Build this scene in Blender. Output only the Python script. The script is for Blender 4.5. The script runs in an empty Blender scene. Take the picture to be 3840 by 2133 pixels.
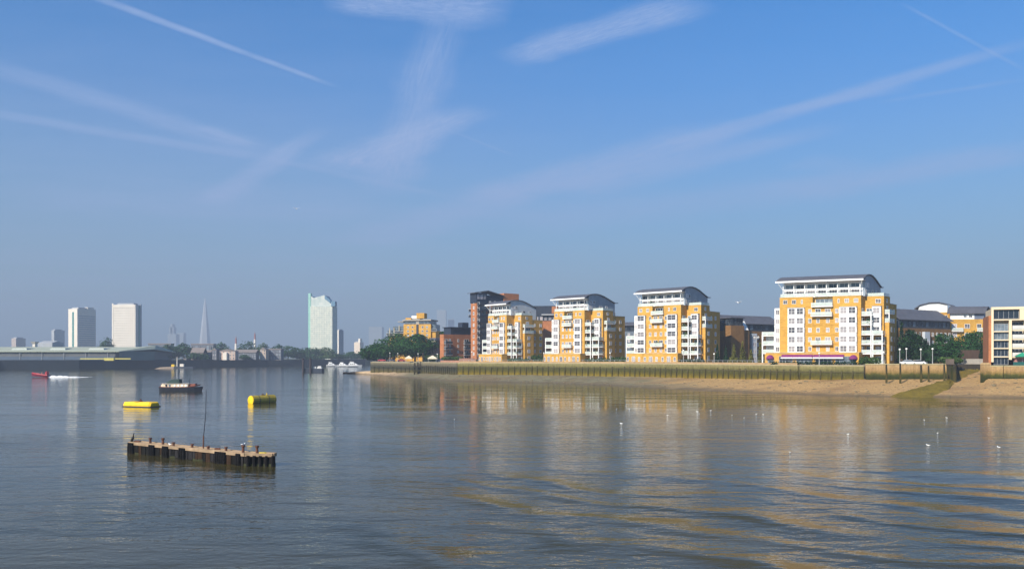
import bpy, bmesh, math, random
import numpy as np
from mathutils import Vector, noise as mnoise

random.seed(11)
RNG = np.random.default_rng(5)
SC = bpy.context.scene
COL = SC.collection
R = math.radians

# ------------------------------------------------------------------ survey
# the photograph was measured: lens 28 mm, eye 9.5 m above the low-tide water
F, H, CX, CY = 2987.0, 9.5, 1920.0, 1340.0
def gx(px, d): return (px - CX) * d / F
def gz(py, d): return H - (py - CY) * d / F
def wd(py): return H * F / (py - CY)          # distance of a point on the water
GND = 7.3                                      # level of the quays

# ------------------------------------------------------------------ materials
MATS = {}
def _nodes(name):
    m = bpy.data.materials.new(name); m.use_nodes = True
    nt = m.node_tree; nt.nodes.clear()
    out = nt.nodes.new('ShaderNodeOutputMaterial')
    p = nt.nodes.new('ShaderNodeBsdfPrincipled')
    nt.links.new(p.outputs[0], out.inputs[0])
    return m, nt, p
def ramp(nt, src, stops):
    r = nt.nodes.new('ShaderNodeValToRGB')
    el = r.color_ramp.elements
    while len(el) < len(stops): el.new(0.5)
    for e, (pos, c) in zip(el, stops):
        e.position = pos; e.color = (c[0], c[1], c[2], 1)
    nt.links.new(src, r.inputs[0]); return r.outputs[0]
def mixc(nt, fac, a, b, mode='MIX'):
    m = nt.nodes.new('ShaderNodeMix'); m.data_type = 'RGBA'; m.blend_type = mode
    for inp, val in ((m.inputs[0], fac), (m.inputs[6], a), (m.inputs[7], b)):
        if isinstance(val, (int, float)): inp.default_value = val
        elif isinstance(val, tuple): inp.default_value = (val[0], val[1], val[2], 1)
        else: nt.links.new(val, inp)
    return m.outputs[2]
def math_(nt, op, a, b=None, c=None, clamp=False):
    m = nt.nodes.new('ShaderNodeMath'); m.operation = op; m.use_clamp = clamp
    for i, v in enumerate((a, b, c)):
        if v is None: continue
        if isinstance(v, (int, float)): m.inputs[i].default_value = v
        else: nt.links.new(v, m.inputs[i])
    return m.outputs[0]
def tc(nt, which='Object', scale=(1, 1, 1)):
    t = nt.nodes.new('ShaderNodeTexCoord')
    mp = nt.nodes.new('ShaderNodeMapping'); mp.inputs['Scale'].default_value = scale
    nt.links.new(t.outputs[which], mp.inputs[0]); return mp.outputs[0]
def nz(nt, vec, scale, detail=3, rough=0.55, dist=0.0):
    n = nt.nodes.new('ShaderNodeTexNoise')
    n.inputs['Scale'].default_value = scale; n.inputs['Detail'].default_value = detail
    n.inputs['Roughness'].default_value = rough; n.inputs['Distortion'].default_value = dist
    nt.links.new(vec, n.inputs['Vector']); return n.outputs[0]

def mat(name, col, rough=0.7, var=0.15, scale=0.6, metal=0.0, spec=0.35, streak=0.0, fine=0.0, alpha=1.0):
    """plain surface with weathering noise; streak adds vertical rain streaks"""
    if name in MATS: return MATS[name]
    m, nt, p = _nodes(name)
    v = tc(nt)
    c = col
    lo = tuple(x * (1 - var) for x in col); hi = tuple(min(1, x * (1 + var)) for x in col)
    o = ramp(nt, nz(nt, v, scale, 4), [(0.3, lo), (0.7, hi)])
    if fine:
        o = mixc(nt, fine, o, ramp(nt, nz(nt, v, scale * 14, 2), [(0.3, tuple(x * .55 for x in col)), (0.7, tuple(min(1, x * 1.35) for x in col))]))
    if streak:
        sv = tc(nt, 'Object', (2.2, 2.2, 0.12))
        o = mixc(nt, streak, o, ramp(nt, nz(nt, sv, 1.0, 3), [(0.35, tuple(x * .45 for x in col)), (0.65, tuple(min(1, x * 1.15) for x in col))]))
    nt.links.new(o, p.inputs['Base Color'])
    p.inputs['Roughness'].default_value = rough
    p.inputs['Metallic'].default_value = metal
    p.inputs['Specular IOR Level'].default_value = spec
    p.inputs['Alpha'].default_value = alpha
    MATS[name] = m; return m

def brick(name, col, mort=(0.36, 0.31, 0.24), var=0.16):
    if name in MATS: return MATS[name]
    m, nt, p = _nodes(name)
    # courses: brick pattern on both wall directions through a rotated object space
    t = nt.nodes.new('ShaderNodeTexCoord')
    sep = nt.nodes.new('ShaderNodeSeparateXYZ'); nt.links.new(t.outputs['Object'], sep.inputs[0])
    xy = math_(nt, 'ADD', sep.outputs[0], sep.outputs[1])
    comb = nt.nodes.new('ShaderNodeCombineXYZ')
    nt.links.new(xy, comb.inputs[0]); nt.links.new(sep.outputs[2], comb.inputs[1])
    b = nt.nodes.new('ShaderNodeTexBrick')
    b.inputs['Scale'].default_value = 1.0; b.inputs['Brick Width'].default_value = 0.45
    b.inputs['Row Height'].default_value = 0.15; b.inputs['Mortar Size'].default_value = 0.012
    b.inputs['Color1'].default_value = tuple(x * (1 - var) for x in col) + (1,)
    b.inputs['Color2'].default_value = tuple(min(1, x * (1 + var)) for x in col) + (1,)
    b.inputs['Mortar'].default_value = mort + (1,)
    nt.links.new(comb.outputs[0], b.inputs['Vector'])
    n = ramp(nt, nz(nt, tc(nt), 0.35, 5, 0.6), [(0.3, (0.80, 0.78, 0.76)), (0.7, (1.08, 1.06, 1.03))])
    o = mixc(nt, 1.0, b.outputs[0], n, 'MULTIPLY')
    sv = tc(nt, 'Object', (1.3, 1.3, 0.1))
    o = mixc(nt, 0.5, o, ramp(nt, nz(nt, sv, 1.0, 3), [(0.3, (0.78, 0.76, 0.74)), (0.6, (1, 1, 1))]), 'MULTIPLY')
    nt.links.new(o, p.inputs['Base Color'])
    p.inputs['Roughness'].default_value = 0.88; p.inputs['Specular IOR Level'].default_value = 0.2
    MATS[name] = m; return m

def glassmat(name, dark, pale, bias=0.5, rough=0.12, spec=0.6):
    """window glass: some panes show the room, some a blind or curtain"""
    if name in MATS: return MATS[name]
    m, nt, p = _nodes(name)
    oi = nt.nodes.new('ShaderNodeObjectInfo')
    t = nz(nt, tc(nt), 0.9, 2)
    f = math_(nt, 'ADD', oi.outputs['Random'], math_(nt, 'MULTIPLY', math_(nt, 'SUBTRACT', t, 0.5), 0.9))
    mid = tuple((a + b) / 2 for a, b in zip(dark, pale))
    o = ramp(nt, f, [(max(0.02, bias - .3), dark), (bias, mid), (min(.98, bias + .35), pale)])
    nt.links.new(o, p.inputs['Base Color'])
    p.inputs['Roughness'].default_value = rough; p.inputs['Specular IOR Level'].default_value = spec
    MATS[name] = m; return m

def leafmat(name, dark, light):
    if name in MATS: return MATS[name]
    m, nt, p = _nodes(name)
    v = tc(nt)
    o = ramp(nt, nz(nt, v, 0.45, 4, 0.65), [(0.32, dark), (0.68, light)])
    g = nt.nodes.new('ShaderNodeNewGeometry')
    o = mixc(nt, 0.6, o, ramp(nt, g.outputs['Random Per Island'], [(0.0, tuple(x * .55 for x in dark)), (1.0, tuple(x * 1.35 for x in light))]))
    nt.links.new(o, p.inputs['Base Color'])
    p.inputs['Roughness'].default_value = 0.65; p.inputs['Specular IOR Level'].default_value = 0.25
    tr = nt.nodes.new('ShaderNodeBsdfTranslucent'); nt.links.new(o, tr.inputs[0])
    mx = nt.nodes.new('ShaderNodeMixShader'); mx.inputs[0].default_value = 0.25
    out = [n for n in nt.nodes if n.type == 'OUTPUT_MATERIAL'][0]
    nt.links.new(p.outputs[0], mx.inputs[1]); nt.links.new(tr.outputs[0], mx.inputs[2]); nt.links.new(mx.outputs[0], out.inputs[0])
    MATS[name] = m; return m

YB = brick('yellow_stock_brick', (0.61, 0.335, 0.062), (0.42, 0.29, 0.09))
OB = brick('orange_brick', (0.42, 0.155, 0.060), (0.33, 0.2, 0.13))
BB = brick('shade_brown_brick', (0.22, 0.12, 0.042), (0.17, 0.11, 0.06))  # shade of the terrace fronts put into the brick as a darker brown
WHITE = mat('white_render', (0.80, 0.79, 0.77), 0.55, 0.05, 0.5, streak=0.08)
WPAINT = mat('white_metal_paint', (0.82, 0.82, 0.82), 0.4, 0.04, 0.8)
STONE = mat('pale_coping_stone', (0.50, 0.43, 0.31), 0.85, 0.15, 0.7)
SLATE = mat('dark_slate_roof', (0.088, 0.091, 0.110), 0.6, 0.2, 0.5, fine=0.25)
SLATEB = mat('blue_slate_cladding', (0.27, 0.32, 0.38), 0.6, 0.12, 0.5, fine=0.2)
NAVY = mat('navy_metal', (0.020, 0.028, 0.048), 0.5, 0.2, 0.5)
GREY = mat('grey_metal', (0.30, 0.31, 0.33), 0.5, 0.1, 0.8)
CONC = mat('concrete', (0.36, 0.33, 0.29), 0.9, 0.15, 0.5, streak=0.2)
GLASS = glassmat('window_glass', (0.04, 0.045, 0.06), (0.44, 0.40, 0.42), 0.45)
GLASSP = glassmat('pale_window_glass', (0.07, 0.07, 0.085), (0.36, 0.33, 0.34), 0.5)
GLASSD = glassmat('dark_window_glass', (0.015, 0.022, 0.035), (0.20, 0.25, 0.30), 0.62)
RAIL = mat('pale_green_rail_glass', (0.62, 0.70, 0.66), 0.15, 0.08, 1.0, spec=0.6, alpha=0.62)
BARK = mat('bark', (0.10, 0.075, 0.055), 0.9, 0.3, 2.0)
STEEL = mat('galvanised_steel', (0.42, 0.42, 0.42), 0.45, 0.1, 1.0, metal=0.4)
PURPLE = mat('purple_canvas', (0.17, 0.025, 0.125), 0.85, 0.1, 1.5)

# ------------------------------------------------------------------ mesh builder
class MB:
    def __init__(s, T=None): s.v = []; s.f = []; s.m = []; s.T = T
    def p(s, x, y, z):
        s.v.append(s.T(x, y, z) if s.T else (x, y, z)); return len(s.v) - 1
    def face(s, idx, m=0): s.f.append(tuple(idx)); s.m.append(m)
    def poly(s, pts, m=0): s.face([s.p(*q) for q in pts], m)
    def box(s, x0, x1, y0, y1, z0, z1, m=0):
        i = [s.p(x, y, z) for z in (z0, z1) for (x, y) in ((x0, y0), (x1, y0), (x1, y1), (x0, y1))]
        for q in ((0, 3, 2, 1), (4, 5, 6, 7), (0, 1, 5, 4), (1, 2, 6, 5), (2, 3, 7, 6), (3, 0, 4, 7)):
            s.face([i[k] for k in q], m)
        return s
    def prism(s, pts, z0, z1, m=0, mtop=None, scale=1.0):
        cx = sum(p[0] for p in pts) / len(pts); cy = sum(p[1] for p in pts) / len(pts)
        a = [s.p(x, y, z0) for x, y in pts]
        b = [s.p(cx + (x - cx) * scale, cy + (y - cy) * scale, z1) for x, y in pts]; n = len(pts)
        s.face(a[::-1], m); s.face(b, m if mtop is None else mtop)
        for i in range(n): s.face((a[i], a[(i + 1) % n], b[(i + 1) % n], b[i]), m)
        return s
    def extr(s, prof, u0, u1, m=0):
        """closed profile in (v, z) swept from u0 to u1"""
        a = [s.p(u0, v, z) for v, z in prof]; b = [s.p(u1, v, z) for v, z in prof]; n = len(prof)
        s.face(a, m); s.face(b[::-1], m)
        for i in range(n): s.face((a[i], b[i], b[(i + 1) % n], a[(i + 1) % n]), m)
        return s
    def rings(s, rs, m=0, cap=True, close=True):
        ids = [[s.p(*q) for q in r] for r in rs]; n = len(ids[0])
        for a, b in zip(ids, ids[1:]):
            for i in range(n if close else n - 1): s.face((a[i], a[(i + 1) % n], b[(i + 1) % n], b[i]), m)
        if cap: s.face(ids[0][::-1], m); s.face(ids[-1], m)
        return s
    def tube(s, p0, p1, r0, r1=None, n=8, m=0):
        r1 = r0 if r1 is None else r1
        p0 = Vector(p0); p1 = Vector(p1); d = (p1 - p0).normalized()
        a = d.orthogonal().normalized(); b = d.cross(a)
        rs = [[tuple(p + (a * math.cos(t) + b * math.sin(t)) * r) for t in [2 * math.pi * k / n for k in range(n)]] for p, r in ((p0, r0), (p1, r1))]
        return s.rings(rs, m)
    def path(s, pts, rad, n=7, m=0):
        for (a, b), (ra, rb) in zip(zip(pts, pts[1:]), zip(rad, rad[1:])): s.tube(a, b, ra, rb, n, m)
        return s
    def ball(s, c, r, nu=10, nv=6, m=0):
        rx, ry, rz = (r, r, r) if isinstance(r, (int, float)) else r
        rs = []
        for j in range(1, nv):
            t = math.pi * j / nv
            rs.append([(c[0] + rx * math.sin(t) * math.cos(2 * math.pi * i / nu), c[1] + ry * math.sin(t) * math.sin(2 * math.pi * i / nu), c[2] - rz * math.cos(t)) for i in range(nu)])
        return s.rings(rs, m)
    def build(s, name, mats, parent=None, origin=None, smooth=False, bevel=0):
        o_ = Vector(origin) if origin is not None else (parent.location.copy() if parent else Vector((0, 0, 0)))
        if parent and origin is None and parent.parent: o_ = parent.parent.location + parent.location
        me = bpy.data.meshes.new(name)
        me.from_pydata([tuple(Vector(q) - o_) for q in s.v], [], s.f)
        if not isinstance(mats, (list, tuple)): mats = [mats]
        for m in mats: me.materials.append(m)
        me.polygons.foreach_set('material_index', s.m)
        if s.f and len(s.f) < 60000:
            bm = bmesh.new(); bm.from_mesh(me); bmesh.ops.recalc_face_normals(bm, faces=bm.faces); bm.to_mesh(me); bm.free()
        if smooth: me.polygons.foreach_set('use_smooth', [True] * len(me.polygons))
        ob = bpy.data.objects.new(name, me); COL.objects.link(ob)
        if parent: ob.parent = parent
        elif origin is not None: ob.location = o_
        if bevel:
            b = ob.modifiers.new('edge', 'BEVEL'); b.width = bevel; b.segments = 2; b.limit_method = 'ANGLE'
        return ob

def tag(o, label, cat, group=None):
    o['label'] = label; o['category'] = cat
    if group: o['group'] = group
    return o
def thing(name, label, cat, loc, rz=0, group=None):
    o = bpy.data.objects.new(name, None); COL.objects.link(o)
    o.location = loc; o.rotation_euler = (0, 0, rz); o.empty_display_size = 0.5
    return tag(o, label, cat, group)
def struct(o, kind='structure'):
    o['kind'] = kind; return o
def dup(root, loc, rz, label, group=None, scale=None):
    r = root.copy(); COL.objects.link(r); r.location = loc; r.rotation_euler = (0, 0, rz)
    if scale is not None: r.scale = scale
    r['label'] = label
    if group: r['group'] = group
    for ch in list(root.children):
        c = ch.copy(); COL.objects.link(c); c.parent = r
        for g in ch.children:
            d = g.copy(); COL.objects.link(d); d.parent = c
    return r

# windows share meshes by size
WCACHE = {}
def window(parent, x, y, z, rot, w, h, glass=None, frame=None, mull=1, sub=False, name='window', trans=0):
    """window with its centre at world x, y, z; rot turns its outward side from -Y"""
    glass = glass or GLASS; frame = frame or WPAINT
    key = (round(w, 2), round(h, 2), glass.name, frame.name, mull, trans, sub)
    if key not in WCACHE:
        t = 0.09; f = MB(); a, b = w / 2, h / 2
        f.box(-a, a, -0.07, 0.03, -b, -b + t); f.box(-a, a, -0.07, 0.03, b - t, b)
        f.box(-a, -a + t, -0.07, 0.03, -b + t, b - t); f.box(a - t, a, -0.07, 0.03, -b + t, b - t)
        for k in range(mull):
            q = -a + (k + 1) * w / (mull + 1); f.box(q - .035, q + .035, -0.06, 0.02, -b + t, b - t)
        for k in range(trans):
            q = -b + (k + 1) * h / (trans + 1); f.box(-a + t, a - t, -0.058, 0.018, q - .035, q + .035)
        g = MB(); g.box(-a + t * .9, a - t * .9, -0.028, 0.01, -b + t * .9, b - t * .9)
        def me(mb, nm, mt):
            e = bpy.data.meshes.new(nm); e.from_pydata(mb.v, [], mb.f)
            for k in mt: e.materials.append(k)
            e.polygons.foreach_set('material_index', mb.m); return e
        if sub:
            n0 = len(f.v); f.v += g.v; f.f += [tuple(i + n0 for i in q) for q in g.f]; f.m += [1] * len(g.f)
            WCACHE[key] = (me(f, 'window', (frame, glass)), None)
        else:
            WCACHE[key] = (me(f, 'window', (frame,)), me(g, 'pane', (glass,)))
    mf, mp = WCACHE[key]
    base = parent.location if parent.parent is None else parent.location + parent.parent.location
    o = bpy.data.objects.new(name, mf); COL.objects.link(o); o.parent = parent
    o.location = Vector((x, y, z)) - base; o.rotation_euler = (0, 0, rot)
    if mp:
        q = bpy.data.objects.new('pane', mp); COL.objects.link(q); q.parent = o
    return o

class Frame:
    """skewed ground frame of a building: u runs along the front to the left, v back along the right-hand side"""
    def __init__(s, x, y, a, b, z0=GND):
        s.o = Vector((x, y, z0)); s.a = R(a); s.b = R(b)
        s.u = Vector((-math.cos(s.a), math.sin(s.a), 0)); s.v = Vector((math.sin(s.b), math.cos(s.b), 0))
    def __call__(s, u, v, z): return tuple(s.o + s.u * u + s.v * v + Vector((0, 0, z)))
    def win(s, parent, face, along, off, z, w, h, **k):
        """face f: front wall at v=off, along=u; face s: right wall at u=off, along=v; face l: left wall"""
        if face == 'f': q, r = s(along, off, z), -s.a
        elif face == 's': q, r = s(off, along, z), math.pi / 2 - s.b
        else: q, r = s(off, along, z), -math.pi / 2 - s.b
        n = Vector((math.sin(r), -math.cos(r), 0)) * 0.012
        return window(parent, q[0] + n.x, q[1] + n.y, q[2], r, w, h, **k)
# ------------------------------------------------------------------ exposure and tuning
EXPO = 0.8
SUN_E, SUN_EL = 4.9, 33.0
SKY_S, SKY_SAT, SKY_V, SKY_TINT = 0.06, 1.55, 1.0, (0.36, 1.62, 1.75)
PALE = (2.95, 3.65, 5.15)
CLOUD_C = (3.35, 4.7, 7.9)
HAZE_C, HAZE_D = (0.43, 0.52, 0.68), 0.00035
RIP, CHOP, SLOW, WASH = 0.056, 0.15, 0.16, 0.21
CALM = (130, 168, .16)
# ------------------------------------------------------------------ camera, light, sky
cam = bpy.data.cameras.new('camera'); co = bpy.data.objects.new('camera', cam); COL.objects.link(co)
co.location = (0, 0, H); co.rotation_euler = (R(90), 0, 0)
cam.sensor_width = 36; cam.lens = F / 3840 * 36; cam.shift_y = (CY - 1066.5) / 3840
cam.clip_start = 0.5; cam.clip_end = 20000
SC.camera = co
SC.view_settings.view_transform = 'Standard'; SC.view_settings.look = 'None'
SC.view_settings.exposure = EXPO; SC.view_settings.gamma = 1
SC.cycles.use_denoising = True
try: SC.cycles.denoiser = 'OPENIMAGEDENOISE'
except Exception: pass
SC.cycles.max_bounces = 6; SC.cycles.diffuse_bounces = 2; SC.cycles.glossy_bounces = 3
SC.cycles.transparent_max_bounces = 12; SC.cycles.volume_bounces = 0
SC.cycles.sample_clamp_indirect = 6

SUNV = Vector((-0.66 * math.cos(R(SUN_EL)), -0.751 * math.cos(R(SUN_EL)), math.sin(R(SUN_EL)))).normalized()
sl = bpy.data.lights.new('sun', 'SUN'); so = bpy.data.objects.new('sun', sl); COL.objects.link(so)
sl.energy = SUN_E; sl.angle = R(0.5); sl.color = (1.0, 0.90, 0.76)
so.rotation_euler = SUNV.to_track_quat('Z', 'Y').to_euler(); so.location = (-200, -230, 200)

W = bpy.data.worlds.new('World'); SC.world = W; W.use_nodes = True
nt = W.node_tree; nt.nodes.clear()
out = nt.nodes.new('ShaderNodeOutputWorld'); bg = nt.nodes.new('ShaderNodeBackground')
nt.links.new(bg.outputs[0], out.inputs[0]); bg.inputs[1].default_value = SKY_S
sky = nt.nodes.new('ShaderNodeTexSky'); sky.sky_type = 'NISHITA'; sky.sun_disc = False
sky.sun_elevation = R(SUN_EL); sky.sun_rotation = math.atan2(SUNV.x, SUNV.y)
sky.altitude = 20; sky.air_density = 1.0; sky.dust_density = 0.6; sky.ozone_density = 3.0
hs = nt.nodes.new('ShaderNodeHueSaturation'); hs.inputs['Saturation'].default_value = SKY_SAT
hs.inputs['Value'].default_value = SKY_V
nt.links.new(sky.outputs[0], hs.inputs['Color'])
col = mixc(nt, 1.0, hs.outputs[0], SKY_TINT, 'MULTIPLY')
# cirrus and old vapour trails lie on one high level: direction / height gives their plan position
t = nt.nodes.new('ShaderNodeTexCoord'); sp = nt.nodes.new('ShaderNodeSeparateXYZ')
nt.links.new(t.outputs['Generated'], sp.inputs[0])
zc = math_(nt, 'MAXIMUM', sp.outputs[2], 0.03)
cb = nt.nodes.new('ShaderNodeCombineXYZ')
nt.links.new(math_(nt, 'DIVIDE', sp.outputs[0], zc), cb.inputs[0]); nt.links.new(math_(nt, 'DIVIDE', sp.outputs[1], zc), cb.inputs[1])
plan = cb.outputs[0]
def pl(px, py):
    e = (CY - py) / F; return Vector(((px - CX) / F / e, 1 / e))
def dot(v, c):
    n = nt.nodes.new('ShaderNodeVectorMath'); n.operation = 'DOT_PRODUCT'
    nt.links.new(v, n.inputs[0]); n.inputs[1].default_value = (c[0], c[1], 0); return n.outputs['Value']
wob = nz(nt, plan, 1.6, 5, 0.65)
wob2 = nz(nt, plan, 5.5, 4, 0.7)
total = None
TRAILS = [ # x0,y0,w0, x1,y1,w1, strength, ragged
 (240, -52, 26, 1290, 336, 13, .44, .4), (-220, 190, 52, 1060, 590, 56, .26, .7), (-220, 394, 30, 1065, 606, 26, .26, .5),
 (960, 586, 20, 1720, 745, 20, .16, .4), (1215, 475, 40, 765, 780, 90, .34, .8), (1820, 400, 70, 1250, 650, 130, .46, .9),
 (1710, -40, 120, 1450, 740, 140, .30, 1.0), (1200, 0, 60, 1930, 40, 110, .42, 1.0), (1880, 232, 60, 2660, -12, 80, .46, .9),
 (1330, 925, 90, 2060, 680, 80, .30, .6), (1760, 765, 80, 2850, 455, 75, .42, .7), (2480, 560, 50, 3990, 120, 34, .36, .5),
 (2850, 430, 18, 3440, 318, 34, .22, .8), (2060, 735, 75, 3190, 465, 38, .34, .7), (1850, 850, 80, 3180, 690, 80, .24, .7),
 (2900, 745, 80, 3990, 535, 70, .36, .6), (3370, 8, 14, 3850, 268, 14, .20, .3), (3280, 388, 12, 3860, 296, 16, .16, .4),
 (1690, 490, 9, 1940, 590, 9, .16, .2), (740, 470, 26, 950, 548, 22, .22, .6), (2950, 612, 40, 3230, 628, 40, .16, .9), (-30, 735, 90, 1500, 800, 90, .16, .9)]
WMUL = lambda rag: 1.0 + .6 * rag
for (x0, y0, w0, x1, y1, w1, st, rag) in TRAILS:
    a, b = pl(x0, y0), pl(x1, y1); L = (b - a).length; d = (b - a) / L; n = Vector((-d.y, d.x))
    def pw(x, y, w):   # width in the plan of a trail w photo pixels wide
        vx, vy = x1 - x0, y1 - y0; l = math.hypot(vx, vy); q = pl(x - vy / l * w * .5, y + vx / l * w * .5)
        return abs((q - pl(x, y)).dot(n)) + 1e-4
    q0, q1 = pw(x0, y0, w0 * WMUL(rag)), pw(x1, y1, w1 * WMUL(rag))
    al = math_(nt, 'MULTIPLY_ADD', dot(plan, d), 1 / L, -a.dot(d) / L)
    ac = math_(nt, 'ADD', dot(plan, n), -a.dot(n))
    wdt = math_(nt, 'MULTIPLY_ADD', al, q1 - q0, q0)
    ac = math_(nt, 'DIVIDE', ac, math_(nt, 'MAXIMUM', wdt, min(q0, q1) * .5)); ac0 = ac
    ac = math_(nt, 'ABSOLUTE', math_(nt, 'ADD', ac, math_(nt, 'MULTIPLY', math_(nt, 'SUBTRACT', wob, 0.5), 1.4 * rag + .3)))
    m = math_(nt, 'SMOOTH_MAX', math_(nt, 'SUBTRACT', 1.15, ac), 0.0, .18)
    m = math_(nt, 'SMOOTH_MIN', m, 0.8, 0.4)
    e0 = math_(nt, 'MULTIPLY', al, 6.0, clamp=True); e1 = math_(nt, 'MULTIPLY', math_(nt, 'SUBTRACT', 1.0, al), 5.0, clamp=True)
    m = math_(nt, 'MULTIPLY', m, math_(nt, 'MULTIPLY', e0, e1))
    fib = wob2
    if rag >= .5:   # feathered: fibres drawn out along the trail
        fv = nt.nodes.new('ShaderNodeCombineXYZ')
        nt.links.new(math_(nt, 'ADD', math_(nt, 'MULTIPLY', al, 2.2), math_(nt, 'MULTIPLY', ac0, .35)), fv.inputs[0]); nt.links.new(math_(nt, 'MULTIPLY', ac0, 1.5), fv.inputs[1]); fv.inputs[2].default_value = x0 * .01
        fib = nz(nt, fv.outputs[0], 3.6, 7, .75, 1.4)
    tex = math_(nt, 'MULTIPLY_ADD', math_(nt, 'SUBTRACT', fib, 0.5), 3.0 * rag + .6, 1.0)
    m = math_(nt, 'MULTIPLY', m, math_(nt, 'MULTIPLY', tex, st * 1.55), clamp=True)
    total = m if total is None else math_(nt, 'ADD', total, math_(nt, 'MULTIPLY', m, math_(nt, 'SUBTRACT', 1.0, total)))
mpv = nt.nodes.new('ShaderNodeMapping'); mpv.inputs['Scale'].default_value = (.35, .9, 1); mpv.inputs['Rotation'].default_value = (0, 0, .35)
nt.links.new(plan, mpv.inputs[0])
veil = math_(nt, 'MULTIPLY', math_(nt, 'SUBTRACT', nz(nt, mpv.outputs[0], .8, 6, .62), .36, clamp=True), .85)
veil = math_(nt, 'MULTIPLY', veil, math_(nt, 'MULTIPLY_ADD', dot(plan, (-.35, 0)), 1.0, .47, clamp=True))
total = math_(nt, 'ADD', total, veil, clamp=True)
up = math_(nt, 'MULTIPLY', sp.outputs[2], 20, clamp=True)
total = math_(nt, 'MULTIPLY', total, up)
tr_ = total
low = ramp(nt, sp.outputs[2], [(0, (.93,) * 3), (.10, (.78,) * 3), (.21, (.52,) * 3), (.33, (.22,) * 3), (.46, (.02,) * 3)])
col = mixc(nt, low, col, PALE)   # thick lower air along the horizon
col = mixc(nt, 1.0, col, ramp(nt, sp.outputs[2], [(.45, (1, 1, 1)), (.95, (.62, .55, .52))]), 'MULTIPLY')
col = mixc(nt, total, col, CLOUD_C)
nt.links.new(col, bg.inputs[0])

# the air: one closed box of thin even haze round everything
hz = MB(); hz.box(-3300, 3300, -90, 4800, -3.2, 336)
m = bpy.data.materials.new('haze_air'); m.use_nodes = True; n2 = m.node_tree; n2.nodes.clear()
o2 = n2.nodes.new('ShaderNodeOutputMaterial'); pv = n2.nodes.new('ShaderNodeVolumePrincipled')
pv.inputs['Color'].default_value = HAZE_C + (1,); pv.inputs['Density'].default_value = HAZE_D; pv.inputs['Anisotropy'].default_value = 0.0
n2.links.new(pv.outputs[0], o2.inputs['Volume'])
struct(hz.build('haze', m), 'stuff')

# ------------------------------------------------------------------ river
m, wt, p = _nodes('river_water')
v = tc(wt)
def sep(nt, v):
    s = nt.nodes.new('ShaderNodeSeparateXYZ'); nt.links.new(v, s.inputs[0]); return s.outputs
X, Y, _z = sep(wt, v)
murk = ramp(wt, nz(wt, tc(wt, 'Object', (.03, .07, 1)), 1.0, 4), [(.3, (.018, .021, .010)), (.7, (.056, .046, .016))])
wt.links.new(murk, p.inputs['Base Color'])
p.inputs['Roughness'].default_value = 0.05; p.inputs['IOR'].default_value = 1.333; p.inputs['Specular IOR Level'].default_value = .38; p.inputs['Specular Tint'].default_value = (1, .97, .92, 1)
def vscale(vec, sc):
    n = wt.nodes.new('ShaderNodeVectorMath'); n.operation = 'MULTIPLY'; wt.links.new(vec, n.inputs[0]); n.inputs[1].default_value = sc; return n.outputs[0]
def vadd(vec, q):
    n = wt.nodes.new('ShaderNodeVectorMath'); n.operation = 'ADD'; wt.links.new(vec, n.inputs[0]); n.inputs[1].default_value = q; return n.outputs[0]
def sstep(x, a, b):
    n = wt.nodes.new('ShaderNodeMapRange'); n.interpolation_type = 'SMOOTHSTEP'
    wt.links.new(x, n.inputs[0]); n.inputs[1].default_value = a; n.inputs[2].default_value = b; return n.outputs[0]
# still water in the lee of the near bank, ruffled further out
slow0 = nz(wt, vscale(v, (.3, 1, 1)), .05, 3, .5)
calm = math_(wt, 'MULTIPLY', sstep(X, -60, -10), sstep(math_(wt, 'ADD', Y, math_(wt, 'MULTIPLY', math_(wt, 'SUBTRACT', slow0, .5), 60)), CALM[0], CALM[1]))
patch = math_(wt, 'MULTIPLY_ADD', sstep(nz(wt, vscale(v, (.012, .03, 1)), 1.0, 3), .35, .65), .7, .65)
ruf = math_(wt, 'MULTIPLY', patch, math_(wt, 'MULTIPLY_ADD', calm, CALM[2] - 1.0, 1.0))
ruf = math_(wt, 'MULTIPLY', ruf, math_(wt, 'MULTIPLY_ADD', math_(wt, 'MULTIPLY', sstep(X, 5, -30), sstep(Y, 75, 110)), -.55, 1.0))
msk = math_(wt, 'MULTIPLY', sstep(math_(wt, 'ADD', X, math_(wt, 'MULTIPLY', Y, .12)), -10, 8), sstep(Y, 76, 52))
msk = math_(wt, 'MULTIPLY', msk, math_(wt, 'MULTIPLY', math_(wt, 'SUBTRACT', nz(wt, vscale(v, (.7, 1, 1)), .12, 3), .30, clamp=True), 3.0, clamp=True))
bend = math_(wt, 'SUBTRACT', nz(wt, v, .05, 2), .5)
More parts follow.
